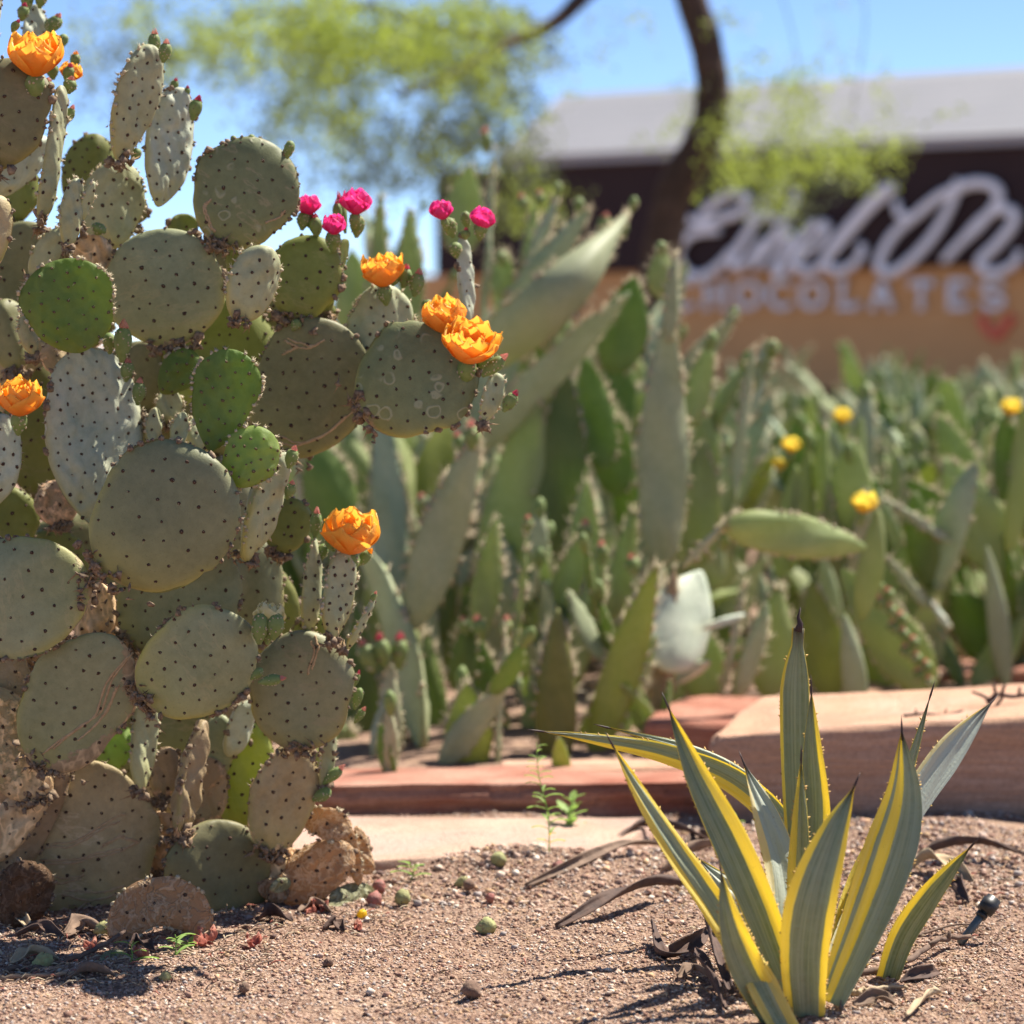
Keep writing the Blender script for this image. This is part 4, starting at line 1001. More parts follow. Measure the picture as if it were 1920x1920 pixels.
bpads(pl, r, [(905, 690, 1222, 382, 118, .0, 5, 'bgrey', {'bend': .9, 'cup': .3, 'k': .8, 'wr': .001, 'pt': .85}), (880, 850, 1178, 545, 84, .1, 35, 'bgrey', {'k': 1.0}), (950, 1250, 1000, 740, 180, .1, -6, 'bgreen'), (900, 870, 960, 560, 90, .4, 20, 'bblue'),
  (940, 600, 1106, 392, 66, .3, 10, 'bgrey'), (975, 560, 1048, 350, 40, .35, 30, 'bblue'), (985, 590, 1004, 382, 48, .4, 30, 'bgreen'), (1040, 590, 1140, 420, 50, .5, 30, 'bblue'), (860, 480, 880, 312, 84, .8, 0, 'bgreen'),
  (905, 640, 926, 270, 22, .5, 30, 'bgrey'), (940, 560, 945, 470, 50, .4, 0, 'bgreen')], 5.2)
for i, b in enumerate([(912, 290, 910, 246, 26, 5.7, 'pink'), (1084, 400, 1086, 370, 24, 5.5, None), (1184, 398, 1191, 368, 18, 5.2, None), (1130, 440, 1136, 404, 26, 5.6, 'pink'), (1165, 450, 1168, 412, 26, 5.6, 'pink'), (985, 400, 978, 368, 24, 5.6, 'pink'), (1010, 390, 1012, 360, 22, 5.6, 'pink'), (942, 500, 940, 470, 26, 5.4, None), (1046, 372, 1046, 340, 18, 5.5, None)]):
    make_bud(pl, r, *b[:6], tip=b[6], seed=i, coarse=True)
pl, r = plant(840, 4.75, 'cactus behind the ledge with one tilted grey pad fringed by golden spines')
bpads(pl, r, [(772, 1182, 892, 815, 108, 0, 14, 'bgrey', {'sl': .022, 'yel': .5, 'k': 1.15}), (772, 1450, 786, 1175, 30, .02, 40, 'pale', {'sl': .02, 'cork': .2, 'k': 1}), (740, 1240, 716, 740, 84, .6, 0, 'bblue'), (700, 900, 712, 360, 62, .9, 10, 'bgreen'), (770, 620, 768, 390, 56, 1.0, 0, 'bgreen'),
  (640, 1000, 590, 820, 110, .5, 0, 'bdark'), (700, 1000, 650, 800, 84, .7, 10, 'bgreen'), (830, 1200, 810, 930, 80, .5, 0, 'bdark'), (672, 640, 660, 470, 90, 1.0, 0, 'bgreen')], 4.75)
for i, b in enumerate([(884, 850, 884, 796, 34, 4.75, 'pink'), (866, 860, 858, 815, 26, 4.8, 'pink'), (800, 960, 790, 930, 30, 5, 'pink')]): make_bud(pl, r, *b[:6], tip=b[6], seed=i, coarse=True)
pl, r = plant(725, 4.6, 'pale upright cactus stump behind the ledge topped with red buds')
bpads(pl, r, [(735, 1452, 728, 1240, 62, 0, 20, 'pale', {'T': .05, 'cork': .2, 'k': .9, 'sl': .008}), (640, 1470, 620, 1340, 110, .2, 0, 'bgreen'), (690, 1480, 668, 1130, 80, .3, 0, 'bdark'), (745, 1430, 752, 1180, 40, .15, 0, 'bgreen')], 4.6)
for i, b in enumerate([(700, 1262, 680, 1206, 36, 4.58, 'pink'), (722, 1250, 712, 1196, 34, 4.58, 'crimson'), (748, 1256, 750, 1196, 36, 4.6, 'crimson')]): make_bud(pl, r, *b[:6], tip=b[6], seed=i, coarse=True)
pl, r = plant(930, 4.55, 'low clump of narrow bright green cactus pads standing behind the ledge')
bpads(pl, r, [(878, 1462, 876, 1282, 100, 0, 0, 'byel', {'k': .95}), (930, 1450, 948, 1180, 28, .0, 30, 'bgrey'), (962, 1250, 990, 985, 26, .2, 30, 'bgreen'), (1040, 1460, 1046, 1140, 86, .1, 0, 'olive', {'sl': .024, 'k': 1}), (900, 1200, 930, 970, 60, .3, 0, 'bgreen'),
  (860, 1300, 880, 1160, 60, .3, 0, 'bdark'), (930, 1440, 890, 1180, 84, .4, 0, 'bdark'), (1000, 1450, 1010, 1240, 60, .4, 0, 'bgreen'), (820, 1450, 800, 1180, 60, .4, 0, 'bdark')], 4.55)
for i, b in enumerate([(948, 1200, 950, 1160, 26, 4.6, 'pink'), (905, 1200, 895, 1160, 30, 4.7, 'pink'), (876, 1190, 868, 1160, 26, 4.8, 'pink'), (988, 1000, 990, 970, 22, 4.75, 'pink')]): make_bud(pl, r, *b[:6], tip=b[6], seed=i, coarse=True)
pl, r = plant(1140, 4.7, 'cactus whose bright green spine edged pads lean right above the dark sandstone')
bpads(pl, r, [(1112, 1420, 1232, 1060, 84, 0, 0, 'byel', {'sl': .022, 'yel': 0, 'k': 1}), (1080, 1460, 1150, 1270, 60, .1, 0, 'byel'), (1130, 1440, 1180, 1330, 60, .2, 0, 'bgreen'), (1020, 1240, 1098, 990, 74, .3, 0, 'bgreen'), (1060, 1300, 1130, 1040, 70, .25, 10, 'bgreen'),
  (1090, 1200, 1100, 900, 80, .5, 0, 'bgreen'), (1050, 1050, 1060, 700, 110, .6, 0, 'bdark'), (1170, 1330, 1230, 1190, 40, .1, 0, 'bgreen'), (1150, 1160, 1190, 950, 50, .4, 0, 'bgreen')], 4.7)
for i, b in enumerate([(1094, 1020, 1098, 980, 30, 5, 'pink'), (1190, 1080, 1184, 1044, 28, 4.9, 'pink'), (1130, 1060, 1128, 1020, 26, 4.9, 'pink')]): make_bud(pl, r, *b[:6], tip=b[6], seed=i, coarse=True)
pl, r = plant(1250, 5.1, 'tall broad grey cactus blade rising beside the leaning tree trunk')
bpads(pl, r, [(1238, 1062, 1250, 590, 112, 0, 16, 'bgrey', {'k': .9, 'sl': .012}), (1254, 640, 1268, 470, 38, .0, 30, 'bgrey'), (1150, 700, 1190, 520, 104, .3, 0, 'bdark', {'yel': 0}), (1236, 560, 1242, 462, 54, .1, 0, 'bgreen'), (1132, 880, 1098, 672, 84, .3, 0, 'bdark', {'yel': 0}), (1160, 930, 1130, 740, 90, .4, 0, 'bdark', {'yel': 0}),
  (1290, 800, 1334, 640, 56, .3, 0, 'bgreen'), (1330, 900, 1300, 720, 70, .5, 0, 'bgreen'), (1376, 940, 1408, 650, 34, .3, 30, 'bgrey'), (1400, 800, 1436, 640, 36, .5, 0, 'bblue'), (1410, 740, 1448, 640, 34, .5, 0, 'bgreen'), (1210, 1250, 1240, 1050, 60, .1, 20, 'pale', {'cork': .2}), (1200, 1320, 1180, 1050, 100, .4, 0, 'bgreen'), (1310, 1060, 1316, 830, 90, .4, 0, 'bgreen')], 5.1)
for i, b in enumerate([(1445, 672, 1450, 636, 30, 5.6, None), (1330, 660, 1336, 620, 24, 5.4, None), (1240, 480, 1240, 452, 22, 5.1, None)]): make_bud(pl, r, *b[:6], tip=b[6], seed=i, coarse=True)
pl, r = plant(1420, 4.8, 'cactus with one dark pad held out flat to the right on a bent stem')
bpads(pl, r, [(1366, 985, 1642, 1030, 92, 0, 0, 'bgreen', {'edge': 'long', 'sl': .006, 'cork': -.1, 'k': .95, 'wr': .001, 'bend': .2, 'tilt': 20}), (1278, 1068, 1376, 962, 24, .0, 20, 'pale', {'cork': .1}), (1230, 1420, 1262, 1062, 56, .1, 20, 'corky', {'cork': .3}), (1240, 1256, 1316, 1070, 150, .1, 20, 'bwhite', {'tilt': 30, 'edge': None}), (1318, 1180, 1400, 1150, 22, .1, 20, 'bwhite', {'tilt': 30, 'edge': None}),
  (1330, 1240, 1250, 1290, 30, .1, 10, 'bwhite', {'tilt': 30, 'edge': None}), (1380, 1310, 1440, 1130, 54, .2, 20, 'bgrey'), (1350, 1310, 1400, 1090, 26, .2, 20, 'pale'), (1440, 1310, 1460, 1100, 90, .35, 0, 'bgreen'), (1310, 1310, 1330, 1190, 100, .4, 0, 'bgreen'), (1560, 1310, 1520, 1090, 90, .5, 0, 'byel'),
  (1250, 1320, 1245, 1230, 90, .4, 0, 'bgreen')], 4.8)
make_bud(pl, r, 1356, 1034, 1357, 996, 26, 4.85, tip='orange', seed=4, coarse=True)
pl, r = plant(1690, 5.2, 'cactus with drooping broad pads and a chain of orange buds behind the block')
bpads(pl, r, [(1750, 1300, 1580, 1070, 116, 0, 0, 'bgreen', {'bend': .2, 'sl': .006}), (1742, 1140, 1660, 1040, 26, .1, 20, 'pale', {}), (1780, 1180, 1740, 1120, 24, .1, 20, 'bwhite'), (1790, 1020, 1650, 930, 24, .2, 20, 'pale'), (1760, 1240, 1700, 1090, 60, .3, 0, 'bgreen'), (1600, 1300, 1604, 1170, 26, .2, 30, 'bgrey'), (1660, 1310, 1640, 1150, 90, .4, 0, 'bgreen')], 5.2)
for i in range(13):
    x = 1650 + i * 8 + 14 * math.sin(i * 2.1); y = 1090 + i * 15; make_bud(pl, r, x, y + 24, x - 6, y, 24, 5.1, tip='pink', seed=i, coarse=True)
pl, r = plant(1860, 5.6, 'large dark cactus with wide overlapping pads at the right edge')
bpads(pl, r, [(1900, 1090, 1770, 860, 120, 0, 0, 'bgreen'), (1930, 1000, 1880, 780, 100, .1, 0, 'bdark'), (1840, 1060, 1700, 900, 90, .2, 0, 'bdark'), (1900, 1240, 1780, 1110, 120, .3, 0, 'bdark'), (1960, 1180, 1860, 1040, 120, .2, 0, 'bgreen'), (1840, 960, 1760, 780, 80, .4, 0, 'bgreen'), (1800, 1250, 1830, 1160, 120, .5, 0, 'bdark'), (1900, 1260, 1910, 1160, 100, .4, 0, 'bgreen')], 5.6)

# the cactus field beyond: each plant its own object; the pads share a few meshes
def shared_pad(L, W, k, mk, seed, bend):
    tmp = bpy.data.objects.new('prickly_pear_template', None)
    p = make_pad(tmp, (0, 0, 0, -L * FPX / 6, W * FPX / 6, 6, 0, 0, mk, k, {'T': .03, 'tub': 0, 'wr': .002, 'rs': .03, 'sl': .013, 'yel': .2, 'cork': -.2, 'bend': bend, 'pt': .45}), (0, 0, 0), fine=False, edge='long', res=(14, 8))
    kids = [c_ for c_ in p.children]
    res = [p.data] + [(c_.name.split('.')[0], c_.data) for c_ in kids]
    for c_ in kids: bpy.data.objects.remove(c_)
    bpy.data.objects.remove(p); bpy.data.objects.remove(tmp)
    return res
SH = [shared_pad(.32, .125, 1.1, 'bgreen', 1, .2), shared_pad(.36, .115, 1.0, 'bgrey', 2, .1), shared_pad(.28, .10, 1.2, 'bdark', 3, .1), shared_pad(.34, .06, 1.0, 'bblue', 4, .2), shared_pad(.28, .10, 1.1, 'byel', 5, .1), shared_pad(.32, .07, 1.1, 'pale', 6, .1)]
def field_plant(px, D, height, n, label, seed, spread=.35):
    rs = np.random.RandomState(seed)
    r = P(px, 900, D); r.z = 0
    e = empty('prickly_pear', r, label, 'cactus', 'cactus field before the building')
    nodes = [(Vector((rs.randn() * spread * .5, rs.randn() * .15, 0)), Vector((0, 0, 1)))]
    for i in range(n):
        src, d0 = nodes[rs.randint(len(nodes))] if i > 3 else (Vector((rs.randn() * spread * .6, rs.randn() * .2, 0)), Vector((0, 0, 1)))
        if src.z > height - .2: src, d0 = nodes[rs.randint(min(4, len(nodes)))]
        d = (d0 * .5 + Vector((rs.randn() * .5, rs.randn() * .35, .8))).normalized()
        sh = SH[rs.choice(6, p=[.26, .2, .24, .12, .06, .12])]; sc = (.80 if height > .45 else .62) + .5 * rs.rand()
        if height < .26: sc *= .55
        o = bpy.data.objects.new('pad', sh[0]); col.objects.link(o); o.parent = e
        q_ = d.to_track_quat('Z', 'Y').to_matrix().to_4x4() @ Matrix.Rotation(rs.rand() * 6.28, 4, 'Z') @ Matrix.Scale(sc, 4)
        o.matrix_basis = Matrix.Translation(src) @ q_
        for nm_, me_ in sh[1:]:
            c_ = bpy.data.objects.new(nm_, me_); col.objects.link(c_); c_.parent = o; c_['kind'] = 'stuff'
        nodes.append((src + d * .28 * sc, d))
    # a few buds on the topmost pads
    tops = sorted(nodes[1:], key=lambda a_: -a_[0].z)[:4]
    for i, (t_, d_) in enumerate(tops):
        V, F = ovoid(.05, .025, seed + i, 6, 6); b = mesh_obj('bud', V, F, M_bud, e); b.matrix_basis = axis_mat(d_, t_ - d_ * .01)
    return e
ORD = 'first second third fourth fifth sixth seventh eighth ninth tenth eleventh twelfth thirteenth'.split()
LBL = {9: 'small low cactus right behind the red ledge', 3: 'blurred cactus clump close behind the front row', 4: 'low blurred cactus clump behind the sandstone blocks', 0: 'blurred tall cactus clump behind the curved grey pads', 5: 'blurred low cactus clump below the tan wall', 1: 'blurred cactus far behind the curved grey pads', 6: 'blurred cactus in mid field before tan wall', 2: 'blurred cactus further back in the field', 7: 'small blurred cactus at the foot of tan wall', 8: 'faint cactus against the brown wall left of trunk'}
k = 0
for (x0, x1, D, h, n, st, row) in ((610, 1180, 4.9, .20, 7, 78, 9), (560, 1240, 5.7, .50, 8, 125, 3), (1350, 1980, 6.0, .30, 11, 120, 4), (600, 1130, 6.2, 1.0, 18, 130, 0), (1340, 1990, 6.4, .52, 15, 95, 5), (560, 1150, 7.6, 1.05, 22, 150, 1), (1330, 1990, 8.2, .60, 16, 90, 6), (1300, 2000, 10.5, .64, 15, 85, 2), (1300, 2000, 14, .66, 14, 75, 7), (980, 1200, 9.5, 1.0, 16, 160, 8)):
    for px in np.arange(x0, x1, st):
        k += 1; i_ = int(round((px - x0) / st))
        field_plant(px + rng.randn() * 22, D + rng.randn() * .3, h * (.85 + .25 * rng.rand()), n, LBL[row] + ', ' + ('leftmost' if i_ == 0 else ORD[i_] + ' from left'), 100 + row * 50 + i_)
# yellow blooms that stand out of the field, on stalks of their own plants
for i, (x, y, w, D, lab) in enumerate([(1482, 828, 44, 5.5, 'upper'), (1460, 866, 32, 5.5, 'lower'), (1577, 773, 42, 5.8, 'x'), (1892, 756, 46, 5.5, 'x'), (1617, 935, 56, 5.0, 'x')]):
    r = P(x, 1100, D); r.z = 0
    e = empty('flowering_cactus', r, ['slender blurred cactus whose yellow bloom is the higher of two close ones', 'slender blurred cactus with small pale yellow bloom just under another yellow bloom', 'slender blurred cactus with single yellow bloom in front of the tan wall foot', 'slender blurred cactus with round yellow bloom near the right edge', 'slender blurred cactus with the largest yellow bloom above the flat held pad'][i], 'cactus', 'yellow blooms in the cactus field')
    make_flower(e, r, x, y, w, D, M_yellow, (.1, -.2), .4, seed=50 + i, coarse=True, nl=((6, 1.2, .9, R(20), R(110)), (5, 1.0, .8, R(50), R(110))))
    t_ = P(x, y + w * .6, D); Lp = t_.z
    for j in range(2):
        za = Lp * (.5 * (1 - j)); zb = za + Lp * .52
        o = bpy.data.objects.new('pad', SH[j][0]); col.objects.link(o); o.parent = e
        o.matrix_basis = Matrix.Translation((0, 0, za)) @ Matrix.Rotation(.15 * (1 - 2 * j), 4, 'Y') @ Matrix.Diagonal((.5, .5, (zb - za) / (.34 if j else .30), 1))

# ================================================================== THE VARIEGATED AGAVE
m, nt, bs = newmat('agave_skin'); q = NB(nt)
u_, v_, yl_, yr_, yc_ = (q.attr(a_) for a_ in ('u', 'v', 'yl', 'yr', 'yc'))
oc = q.coord('Object'); n1 = q.noise(oc, 30, 4); n2 = q.noise(oc, 240, 3)
mpu = q.n('ShaderNodeCombineXYZ'); q.l(q.math('MULTIPLY', u_, 9), mpu.inputs[0]); q.l(q.math('MULTIPLY', v_, 1.2), mpu.inputs[1]); q.l(q.n('ShaderNodeObjectInfo').outputs['Random'], mpu.inputs[2])
line = q.noise(mpu.outputs[0], 1.0, 3, .6)
band = q.n('ShaderNodeCombineXYZ'); q.l(q.math('MULTIPLY', u_, .8), band.inputs[0]); q.l(q.math('MULTIPLY', v_, 26), band.inputs[1])
cross = q.noise(band.outputs[0], 1.0, 2)
g = q.mix(q.ramp(line, [(.38, 0), (.62, 1)]), (.165, .195, .09), (.33, .35, .20))
g = q.mix(q.math('MULTIPLY', q.ramp(cross, [(.45, 0), (.62, 1)]), .35), g, (.30, .33, .20))
g = q.mix(q.attr('wax_sun'), g, (.56, .60, .51))  # wax bloom, raised to paint sunlight onto some leaves
wob = q.math('MULTIPLY', q.math('SUBTRACT', n1, .5), .10)
uu = q.math('ADD', u_, wob)
el = q.math('MULTIPLY', q.math('SUBTRACT', q.math('SUBTRACT', yl_, 1.0), uu), 30, True)
er = q.math('MULTIPLY', q.math('SUBTRACT', uu, q.math('SUBTRACT', 1.0, yr_)), 30, True)
ec = q.math('MULTIPLY', q.math('SUBTRACT', yc_, q.math('ABSOLUTE', q.math('ADD', uu, .25))), 22, True)
Y_ = q.math('MAXIMUM', q.math('MAXIMUM', el, er), ec)
ycol = q.mix(q.ramp(line, [(.35, 0), (.65, 1)]), (.86, .67, .07), (.90, .78, .24))
ycol = q.mix(q.attr('pal'), ycol, (.80, .79, .58))
c = q.mix(Y_, g, ycol)
c = q.mix(q.math('MULTIPLY', q.ramp(n2, [(.62, 0), (.74, 1)]), .35), c, (.25, .15, .06))
c = q.mix(q.math('MULTIPLY', q.ramp(v_, [(.90, 0), (.985, 1)]), .8), c, (.09, .06, .04))
q.l(c, bs.inputs['Base Color']); bs.inputs['Roughness'].default_value = .42; bs.inputs['Specular IOR Level'].default_value = .35
q.l(q.bump(q.math('ADD', line, q.math('MULTIPLY', n2, .4)), .0012), bs.inputs['Normal'])
tr = q.n('ShaderNodeBsdfTranslucent'); mx = q.n('ShaderNodeMixShader'); q.l(q.math('ADD', .15, q.math('MULTIPLY', Y_, .38)), mx.inputs[0])
q.l(q.mix(Y_, (.3, .42, .06), (1, .82, .16)), tr.inputs[0]); q.l(bs.outputs[0], mx.inputs[1]); q.l(tr.outputs[0], mx.inputs[2]); q.l(mx.outputs[0], nt.nodes['Material Output'].inputs[0])
M_agave = m
M_tooth = plain('agave_tooth', (.62, .42, .10), (.35, .18, .06), 100, .6)
M_tip = plain('agave_tip', (.035, .02, .02), (.07, .04, .03), 100, .6)
ar = PG(1512, 1888); ar.z = 0
agave = empty('agave', ar, 'variegated agave with pointed grey green leaves edged in bright yellow', 'agave')
def agave_leaf(pts, w, yaw=(0, 0), yl=.2, yr=.2, yc=0.0, wax_sun=0.0, pal=0.0, fold=.28, cut=False, teeth=True, shape=.45, basew=.7, seed=0, tipspine=True, parent=None, T=.007):
    parent = parent or agave; root = parent.location
    n = 44; m_ = 16; rs = np.random.RandomState(seed + 40)
    C = spline([P(*p) for p in pts], n); cl = [Vector(c_) for c_ in C]
    wm = w * np.mean([p[2] for p in pts]) / FPX; V = []; A = {k_: [] for k_ in ('u', 'v', 'yl', 'yr', 'yc', 'wax_sun', 'pal')}; margins = []
    for i in range(n):
        v = i / (n - 1)
        t = (cl[min(n - 1, i + 1)] - cl[max(0, i - 1)]).normalized()
        toc = (Vector(CAMP) - cl[i]).normalized(); nn = (toc - t * toc.dot(t)).normalized(); x = t.cross(nn) * -1
        if x.dot(Vector((1, 0, 0))) < 0 and abs(t.x) < .8: x = -x
        if abs(t.x) >= .8 and x.dot(Vector((0, 0, 1))) < 0: x = -x
        ya = R(yaw[0] + (yaw[1] - yaw[0]) * v); rt_ = Matrix.Rotation(ya, 3, t); x = rt_ @ x; nn = rt_ @ nn
        if v < shape: ww = basew + (1 - basew) * math.sin(v / shape * PI / 2)
        else: ww = 1 - ((v - shape) / (1 - shape)) ** 1.7
        if cut: ww = max(ww, .42) if v > shape else ww
        ww = max(ww, .035); hw = wm * ww / 2
        margins.append((cl[i], x.copy(), nn.copy(), t.copy(), hw))
        for sgn in (1, -1):
            for j in range(m_ + 1):
                u = -1 + 2 * j / m_
                th = T * (1 - u * u) ** .5 * min(1, ww * 1.6) / 2
                p = cl[i] + x * (u * hw) + nn * (-sgn * 0 + fold * hw * (u * u - .5) * (1 if True else 1) + sgn * th + .0012 * math.sin(u * 7 + v * 11 + seed))
                V.append(tuple(p - root))
                for k_, val in zip(A, (u, v, yl, yr, yc, wax_sun, pal)): A[k_].append(val)
    V = np.array(V); F = []; row = 2 * (m_ + 1)
    for i in range(n - 1):
        for s_ in (0, 1):
            for j in range(m_):
                a_ = i * row + s_ * (m_ + 1) + j; b_ = a_ + 1; c_ = a_ + 1 + row; d_ = a_ + row
                F.append((a_, b_, c_, d_) if s_ == 0 else (a_, d_, c_, b_))
    e = (n - 1) * row
    for base_ in (0, e):
        for j in range(m_): F.append((base_ + j, base_ + j + 1, base_ + m_ + 1 + j + 1, base_ + m_ + 1 + j))
    o = mesh_obj('leaf', V, np.array(F), M_agave, parent, {k_: np.array(a_) for k_, a_ in A.items()})
    if tipspine:
        p, x, nn, t, hw = margins[-1]
        if cut: pp = [p - t * .004, p + t * .006 + x * .002, p + t * .014 - x * .001, p + t * .026 + x * .001]; rr = [.006, .004, .0022, .0008]
        else: pp = [p - t * .012, p, p + t * .010, p + t * .019]; rr = [hw * 1.1, max(hw, .0016), .0011, .0002]
        Vv, Ff = tube([q_ - root for q_ in pp], rr, 6); mesh_obj('spine', Vv, Ff, M_tip, o)
    if teeth:
        ac = Acc()
        for i in range(5, n - 5):
            for sg in (-1, 1):
                for fr in (0, .5):
                    if rs.rand() < .72: continue
                    p, x, nn, t, hw = margins[i]; p2 = margins[i + 1]
                    c_ = p.lerp(p2[0], fr) + x * (sg * (hw * .985)) + nn * (fold * hw * .48)
                    s_ = .0012 * (.6 + .8 * rs.rand())
                    vv = [c_ - t * s_ * 1.5, c_ + t * s_ * 1.1, c_ + x * sg * s_ * 2.1 + t * s_ * 1.3, c_ + nn * s_ * .6]
                    ac.add([tuple(q_ - root) for q_ in vv], np.array([(0, 1, 2), (0, 2, 3), (1, 3, 2)]))
        ac.obj('teeth', M_tooth, o, smooth=False, kind='stuff')
    return o
D = 2.86
LEAVES = [
 dict(pts=[(1500, 1880, 2.9), (1492, 1700, 3.02), (1470, 1560, 3.08), (1380, 1466, 3.10), (1250, 1412, 3.08), (1120, 1386, 3.04), (1012, 1371, 3.0)], w=56, yaw=(0, -35), yl=0.75, yr=0.14, wax_sun=.15, shape=.4, basew=.7, seed=1),
 dict(pts=[(1500, 1860, 2.95), (1490, 1700, 3.1), (1478, 1580, 3.16), (1400, 1468, 3.18), (1290, 1404, 3.18), (1138, 1364, 3.16)], w=39, yaw=(0, 30), yl=0.30, yr=0.07, wax_sun=.35, seed=2),
 dict(pts=[(1488, 1885, 2.86), (1400, 1800, 2.86), (1330, 1690, 2.86), (1262, 1590, 2.86), (1198, 1486, 2.86), (1149, 1398, 2.86)], w=58, yaw=(22, 34), yl=0.64, yr=0.46, wax_sun=.25, pal=.15, seed=3),
 dict(pts=[(1492, 1890, 2.83), (1430, 1720, 2.83), (1370, 1580, 2.84), (1305, 1450, 2.86), (1252, 1324, 2.88)], w=71, yaw=(0, 8), yl=0.07, yr=0.70, seed=4),
 dict(pts=[(1496, 1880, 2.9), (1476, 1740, 2.93), (1462, 1620, 2.96), (1430, 1520, 2.98), (1396, 1434, 3.0)], w=84, yaw=(42, 34), yl=0.52, yr=0.07, pal=.9, wax_sun=.75, seed=5, teeth=True),
 dict(pts=[(1506, 1880, 2.95), (1500, 1640, 2.99), (1492, 1450, 3.0), (1490, 1300, 3.0), (1497, 1178, 3.0)], w=56, yaw=(0, 0), yl=0.24, yr=0.05, cut=True, seed=6, wax_sun=.05, shape=.74, basew=.7),
 dict(pts=[(1516, 1880, 2.92), (1524, 1660, 2.93), (1530, 1520, 2.94), (1524, 1400, 2.94), (1521, 1294, 2.94)], w=61, yaw=(-8, -8), yl=0.06, yr=0.54, wax_sun=.0, seed=7, shape=.35),
 dict(pts=[(1508, 1880, 2.9), (1498, 1680, 2.91), (1500, 1540, 2.91), (1502, 1424, 2.91)], w=46, yaw=(0, 0), yl=0.75, yr=0.07, seed=8, shape=.3),
 dict(pts=[(1512, 1930, 2.79), (1508, 1790, 2.77), (1524, 1680, 2.76), (1560, 1570, 2.77), (1602, 1474, 2.79)], w=97, yaw=(0, -6), yl=0.40, yr=0.34, wax_sun=.1, seed=9, shape=.42, fold=.22),
 dict(pts=[(1556, 1880, 2.83), (1620, 1730, 2.85), (1668, 1600, 2.87), (1694, 1490, 2.89), (1691, 1370, 2.9)], w=99, yaw=(-12, 0), yl=0.36, yr=0.00, yc=0.25, wax_sun=.22, seed=10, shape=.5, basew=.55, fold=.45),
 dict(pts=[(1540, 1860, 2.95), (1610, 1690, 3.05), (1690, 1540, 3.12), (1770, 1420, 3.18), (1858, 1318, 3.24)], w=72, yaw=(44, 30), yl=0.24, yr=0.00, pal=1.0, wax_sun=.75, seed=11, shape=.72, basew=.6),
 dict(pts=[(1560, 1780, 3.0), (1640, 1600, 3.1), (1700, 1450, 3.12), (1745, 1303, 3.12)], w=28, yaw=(10, 10), yl=0.14, yr=0.14, wax_sun=.3, seed=12),
 dict(pts=[(1470, 1930, 2.78), (1408, 1830, 2.74), (1372, 1740, 2.72), (1352, 1634, 2.72)], w=67, yaw=(0, 10), yl=0.05, yr=0.64, wax_sun=.05, seed=13, shape=.4, basew=.9),
 dict(pts=[(1488, 1960, 2.74), (1440, 1870, 2.74), (1408, 1800, 2.76), (1380, 1700, 2.80)], w=61, yaw=(20, 20), yl=0.53, yr=0.67, pal=.2, seed=14, shape=.4, basew=.9),
 dict(pts=[(1500, 1890, 2.88), (1440, 1780, 2.92), (1380, 1680, 2.96), (1312, 1612, 3.0)], w=60, yaw=(20, 20), yl=0.14, yr=0.12, wax_sun=.6, seed=15),
 dict(pts=[(1560, 1840, 2.95), (1590, 1700, 3.05), (1640, 1580, 3.1), (1690, 1500, 3.12)], w=37, yaw=(0, 0), yl=0.60, yr=0.46, seed=17),
]
for L_ in LEAVES: agave_leaf(**L_)
pr_ = PG(1664, 1822); pr_.z = 0
pup = empty('agave_pup', pr_, 'single small yellow and green leaf sprouting right of the agave with orange margin', 'agave')
agave_leaf([(1662, 1842, 2.98), (1690, 1760, 2.98), (1735, 1690, 2.97), (1778, 1636, 2.96), (1820, 1588, 2.95)], 50, (0, 0), .55, .02, seed=16, shape=.35, basew=.85, parent=pup)

# ================================================================== LITTER ON THE SOIL
def dried_mat(name, c1, c2):
    m, nt, bs = newmat(name); q = NB(nt); oc = q.coord('Object')
    w = q.noise(oc, 26, 3, .6); mp = q.n('ShaderNodeVectorMath', operation='ADD'); q.l(oc, mp.inputs[0])
    wc = q.n('ShaderNodeTexNoise'); wc.inputs['Scale'].default_value = 30; q.l(oc, wc.inputs[0]); sc = q.n('ShaderNodeVectorMath', operation='SCALE'); sc.inputs['Scale'].default_value = .03; q.l(wc.outputs['Color'], sc.inputs[0]); q.l(sc.outputs[0], mp.inputs[1])
    wn_ = q.noise(mp.outputs[0], 85, 2.5, .5); rid = q.ramp(q.math('ABSOLUTE', q.math('SUBTRACT', wn_, .5)), [(0, 1), (.02, .75), (.09, 0)])
    fine = q.noise(oc, 300, 4)
    c = q.mix(rid, c1, c2); c = q.mix(q.math('MULTIPLY', q.ramp(fine, [(.5, 0), (.7, 1)]), .3), c, tuple(x * .5 for x in c1))
    q.l(c, bs.inputs['Base Color']); bs.inputs['Roughness'].default_value = .9; bs.inputs['Specular IOR Level'].default_value = .15
    q.l(q.bump(q.math('ADD', rid, q.math('MULTIPLY', fine, .3)), .0022), bs.inputs['Normal'])
    tr = q.n('ShaderNodeBsdfTranslucent'); mx = q.n('ShaderNodeMixShader'); mx.inputs[0].default_value = .42; q.l(c, tr.inputs[0]); q.l(bs.outputs[0], mx.inputs[1]); q.l(tr.outputs[0], mx.inputs[2]); q.l(mx.outputs[0], nt.nodes['Material Output'].inputs[0])
    return m
PM['dead'] = dried_mat('dried_pad', (.52, .32, .17), (.76, .58, .38))
PM['deadk'] = dried_mat('dried_pad_dark', (.16, .095, .055), (.30, .20, .13))
PM['deadp'] = dried_mat('dried_pad_pale', (.30, .29, .16), (.55, .55, .36))
def dead(parent, root, sp_, **kw): return make_pad(parent, sp_, root, res=(46, 40), **kw)
r = PG(296, 1770)
e = empty('dried_pad', r, 'curled dry brown cactus pad standing on its edge before the big cactus', 'dried pad')
